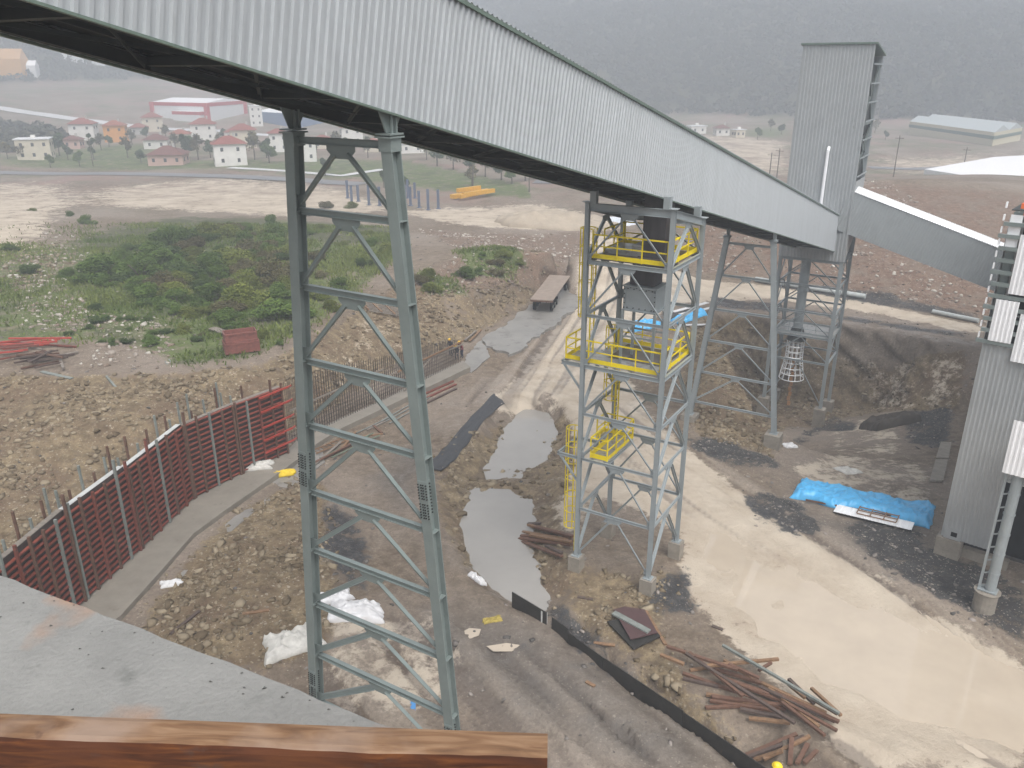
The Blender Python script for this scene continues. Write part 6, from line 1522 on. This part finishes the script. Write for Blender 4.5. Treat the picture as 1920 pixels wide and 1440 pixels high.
# blue steel columns, yellow girders, poles in the valley
BLU = mat('blue_grey_column', (.12, .15, .22), .6); GI = mat('yellow_girder', (.62, .33, .02), .5)
for i, x in enumerate((652,672,692,712,735,760,770,786,803,822,778,765,660,742)):
    y = (372,378,385,386,390,384,386,390,394,392,372,372,384,394)[i]; c = hit(x, y); hh = (3.6, 3.2, 3.8)[i % 3]
    m = MB(); m.ibar(c-Z*.3, c+Z*hh, .35, .35, U, .05, .05); m.obox(c+Z*.1, V*.35, U*.35, Z*.06); o = m.build('steel_column', BLU, None, loc=c); tag(o, 'blue-grey steel column of the unbuilt frame in the valley', 'column', 'steel columns in the valley')
for i, q in enumerate(((846,372,905,362),(850,375,915,363),(862,377,926,365),(868,376,922,368),(858,370,900,364))): stick('girder', *q, .7, .8, GI, 'yellow girder on the stack in the valley', 'girder', 'yellow girders', lift=.25*i)
for i, (x, y, h_) in enumerate(((1675,332,9),(1805,322,6),(887,352,8),(992,360,6),(1442,335,6),(1456,336,7),(175,312,8))):
    c = hit(x, y); m = MB(); m.cyl(c-Z*.5, c+Z*h_, .14, 7, r2=.10); m.bar(c+Z*(h_-.6)-V*.9, c+Z*(h_-.6)+V*.9, .1, .12); o = m.build('utility_pole', BARK, None, loc=c)
    tag(o, ('pole in front of the beige hall', 'pole before the white roofed hall', 'pole on the green slope under the gallery', 'short pole beside the narrow road', 'left pole of the pair by the transfer tower', 'right pole of the pair by the transfer tower', 'dark pole standing in the village field')[i].replace('pole', 'thin utility pole', 1), 'pole')

# ================================================================== FOREGROUND: roof slab and timber
ZS = CAM_Z-1.62
s1, s2 = P(-30, 1066, ZS), P(810, 1392, ZS); d = (s2-s1); d.z = 0; d.normalize(); nb = Vector((d.y, -d.x, 0))
A, B = s1-d*6, s2; Cc = B+nb*3.6-d*1.4; Dd = A+nb*6
M['slab'] = mat('rough_slab_concrete', (.21, .21, .202), .75, 0, .16, 2.6, bump=.22, bscale=60, spots=((.15, .152, .145), .57, 5))
t = M['slab'].node_tree; bs = t.nodes['Principled BSDF']; src = bs.inputs['Base Color'].links[0].from_socket
tc = t.nodes.new('ShaderNodeTexCoord'); n1_ = t.nodes.new('ShaderNodeTexNoise'); n1_.inputs['Scale'].default_value = 1.9; n1_.inputs['Detail'].default_value = 4; t.links.new(tc.outputs['Object'], n1_.inputs['Vector'])
mr = t.nodes.new('ShaderNodeMapRange'); mr.inputs[1].default_value = .53; mr.inputs[2].default_value = .66; t.links.new(n1_.outputs['Fac'], mr.inputs[0])
mx = t.nodes.new('ShaderNodeMix'); mx.data_type = 'RGBA'; mx.inputs[7].default_value = (.32, .17, .09, 1); ml = t.nodes.new('ShaderNodeMath'); ml.operation = 'MULTIPLY'; ml.inputs[1].default_value = 1.0
t.links.new(mr.outputs[0], ml.inputs[0]); t.links.new(ml.outputs[0], mx.inputs[0]); t.links.new(src, mx.inputs[6]); t.links.new(mx.outputs[2], bs.inputs['Base Color'])
bt = thing('concrete_building', 'rough concrete roof slab in the lower left foreground', 'building', (B.x, B.y, 0))
# slab with a ragged cast edge
edge = []; K = 90
for k in range(K+1):
    p = A.lerp(B, k/K); edge.append(p-nb*(.012*float(fbm(k*.9, 1.7, 3, 4))+.006*random.uniform(-1, 1)))
m = MB(); ring = [Vector((p.x, p.y, ZS)) for p in edge]+[Vector((Cc.x, Cc.y, ZS)), Vector((Dd.x, Dd.y, ZS))]
m.prism([p-Z*.3 for p in ring], Z*.3); m.build('roof_slab', M['slab'], bt)
m = MB(); inn = [A+nb*.35-d*-.3, B+nb*.35-d*.35, Cc-nb*.3-d*.3, Dd-nb*.3+d*.3]; m.prism([Vector((p.x, p.y, -.3)) for p in inn], Z*(ZS-.3+.298)); m.build('wall', M['foot_conc'], bt)
g = np.random.default_rng(8)
m = MB()
def crumb(p, s):
    vs = [p+Vector((float(g.normal())*s*.25, float(g.normal())*s*.25, 0))+Vector(q)*s for q in ((1, 0, .1), (-.3, .9, 0), (-.8, -.5, .1), (.1, -.2, .8), (0, 0, -.3))]; m.add(vs, [(0, 1, 3), (1, 2, 3), (2, 0, 3), (0, 4, 1), (1, 4, 2), (2, 4, 0)])
for k in range(420):
    t_ = g.random(); p = A.lerp(B, .45+.55*t_)+nb*float(abs(g.normal())*.10 if k < 150 else g.random()*1.6); crumb(Vector((p.x, p.y, ZS+.002)), float(.0015+.0055*g.random()**3))
o = m.build('concrete_crumbs', mat('crumbs', (.10, .10, .095), .9), None); tag(o, 'dark concrete crumbs scattered on the foreground roof slab', 'crumbs', kind='stuff')
# the timber lying across the slab edge
TH = .115; b0, b1 = P(-120, 1330, ZS+TH), P(1027, 1372, ZS+TH); d = (b1-b0).normalized(); n = Vector((d.y, -d.x, 0)); n = n if n.y < 0 else -n; L = (b1-b0).length
nx_, ring_n = 150, 20; W_ = .082; vs = []; f = []
for i in range(nx_+1):
    t_ = i/nx_; s_ = t_*L
    prof = []
    for k in range(ring_n):
        q = k/ring_n*4; side = int(q); u_ = q-side
        x, z = ((u_*W_, 0), (W_, -u_*TH), (W_-u_*W_, -TH), (0, -TH+u_*TH))[side]
        wob = .0022*float(fbm(s_*6+side*9, k*.7, 3, 6))*2
        if k == 5: x -= .008*max(0, float(fbm(s_*5, 3.3, 3, 16))*2+.1)+.003; z -= .010*max(0, float(fbm(s_*4, 7.3, 3, 12))*2+.1)+.002
        if k == 0: x += .003; z -= .003
        prof.append((x+wob, z+wob*(0 if side == 2 else 1)))
    for x, z in prof: p = b0+d*s_+n*x+Z*z; vs.append((p.x, p.y, max(p.z, ZS+.0015)))
for i in range(nx_):
    for k in range(ring_n): f.append((i*ring_n+k, i*ring_n+(k+1) % ring_n, (i+1)*ring_n+(k+1) % ring_n, (i+1)*ring_n+k))
f += [tuple(range(ring_n-1, -1, -1)), tuple(nx_*ring_n+k for k in range(ring_n))]
wm = bpy.data.materials.new('wet_pine'); wm.use_nodes = True; t = wm.node_tree; bs = t.nodes['Principled BSDF']; bs.inputs['Roughness'].default_value = .85
tc = t.nodes.new('ShaderNodeTexCoord'); mp = t.nodes.new('ShaderNodeMapping'); mp.inputs['Rotation'].default_value = (0, 0, -math.atan2(d.y, d.x)); mp.inputs['Scale'].default_value = (1, 1, 1); t.links.new(tc.outputs['Object'], mp.inputs[0])
mp2 = t.nodes.new('ShaderNodeMapping'); mp2.inputs['Scale'].default_value = (3.2, 20, 20); t.links.new(mp.outputs[0], mp2.inputs[0])
na = t.nodes.new('ShaderNodeTexNoise'); na.inputs['Scale'].default_value = 1.3; na.inputs['Detail'].default_value = 8; na.inputs['Distortion'].default_value = 1.6; t.links.new(mp2.outputs[0], na.inputs['Vector'])
ra = t.nodes.new('ShaderNodeValToRGB'); e = ra.color_ramp.elements; e[0].position = .28; e[0].color = (.085, .043, .022, 1); e[1].position = .72; e[1].color = (.25, .155, .09, 1); x_ = e.new(.5); x_.color = (.165, .09, .046, 1); t.links.new(na.outputs['Fac'], ra.inputs[0])
nbn = t.nodes.new('ShaderNodeTexNoise'); nbn.inputs['Scale'].default_value = 3.4; nbn.inputs['Detail'].default_value = 6; t.links.new(mp.outputs[0], nbn.inputs['Vector'])
r2 = t.nodes.new('ShaderNodeMapRange'); r2.inputs[1].default_value = .5; r2.inputs[2].default_value = .68; r2.inputs[4].default_value = .75; t.links.new(nbn.outputs['Fac'], r2.inputs[0])
mx = t.nodes.new('ShaderNodeMix'); mx.data_type = 'RGBA'; mx.inputs[7].default_value = (.25, .185, .145, 1); t.links.new(r2.outputs[0], mx.inputs[0]); t.links.new(ra.outputs[0], mx.inputs[6])
n5 = t.nodes.new('ShaderNodeTexNoise'); n5.inputs['Scale'].default_value = 9; n5.inputs['Detail'].default_value = 5; t.links.new(mp.outputs[0], n5.inputs['Vector']); r5 = t.nodes.new('ShaderNodeMapRange'); r5.inputs[1].default_value = .66; r5.inputs[2].default_value = .74; t.links.new(n5.outputs['Fac'], r5.inputs[0])
m5 = t.nodes.new('ShaderNodeMix'); m5.data_type = 'RGBA'; m5.inputs[7].default_value = (.07, .035, .025, 1); t.links.new(r5.outputs[0], m5.inputs[0]); t.links.new(mx.outputs[2], m5.inputs[6]); t.links.new(m5.outputs[2], bs.inputs['Base Color'])
bp = t.nodes.new('ShaderNodeBump'); bp.inputs['Strength'].default_value = .5; bp.inputs['Distance'].default_value = .004; t.links.new(na.outputs['Fac'], bp.inputs['Height']); t.links.new(bp.outputs[0], bs.inputs['Normal'])
wm2 = wm.copy(); wm2.name = 'wet_pine_shaded'; q_ = [n for n in wm2.node_tree.nodes if n.type == 'VALTORGB'][0].color_ramp.elements; q_[0].color = (.022, .006, .002, 1); q_[1].color = (.075, .021, .005, 1); q_[2].color = (.15, .05, .010, 1)  # front-face copy: shade painted into the wet wood as darker colours
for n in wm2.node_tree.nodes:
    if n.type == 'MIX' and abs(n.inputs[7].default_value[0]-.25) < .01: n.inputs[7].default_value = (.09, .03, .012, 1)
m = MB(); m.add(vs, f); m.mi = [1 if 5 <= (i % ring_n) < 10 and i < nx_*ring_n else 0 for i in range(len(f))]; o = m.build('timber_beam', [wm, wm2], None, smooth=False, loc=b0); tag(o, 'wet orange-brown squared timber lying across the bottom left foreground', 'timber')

# ================================================================== HAZE: one even box of pale air over the whole place
hm = bpy.data.materials.new('haze'); hm.use_nodes = True; t = hm.node_tree
for n in list(t.nodes): t.nodes.remove(n)
vo = t.nodes.new('ShaderNodeVolumePrincipled'); vo.inputs['Color'].default_value = (.65, .70, .77, 1); vo.inputs['Density'].default_value = .0018; vo.inputs['Anisotropy'].default_value = .0
out = t.nodes.new('ShaderNodeOutputMaterial'); t.links.new(vo.outputs[0], out.inputs['Volume'])
zmax = float(HT.max())+12; zmin = float(HT.min())-1
m = MB(); m.box(-905, 905, -65, 1360, zmin, zmax); o = m.build('haze', hm, None, loc=(0, 0, 0)); tag(o, 'pale rainy haze filling the valley', 'haze', kind='stuff')
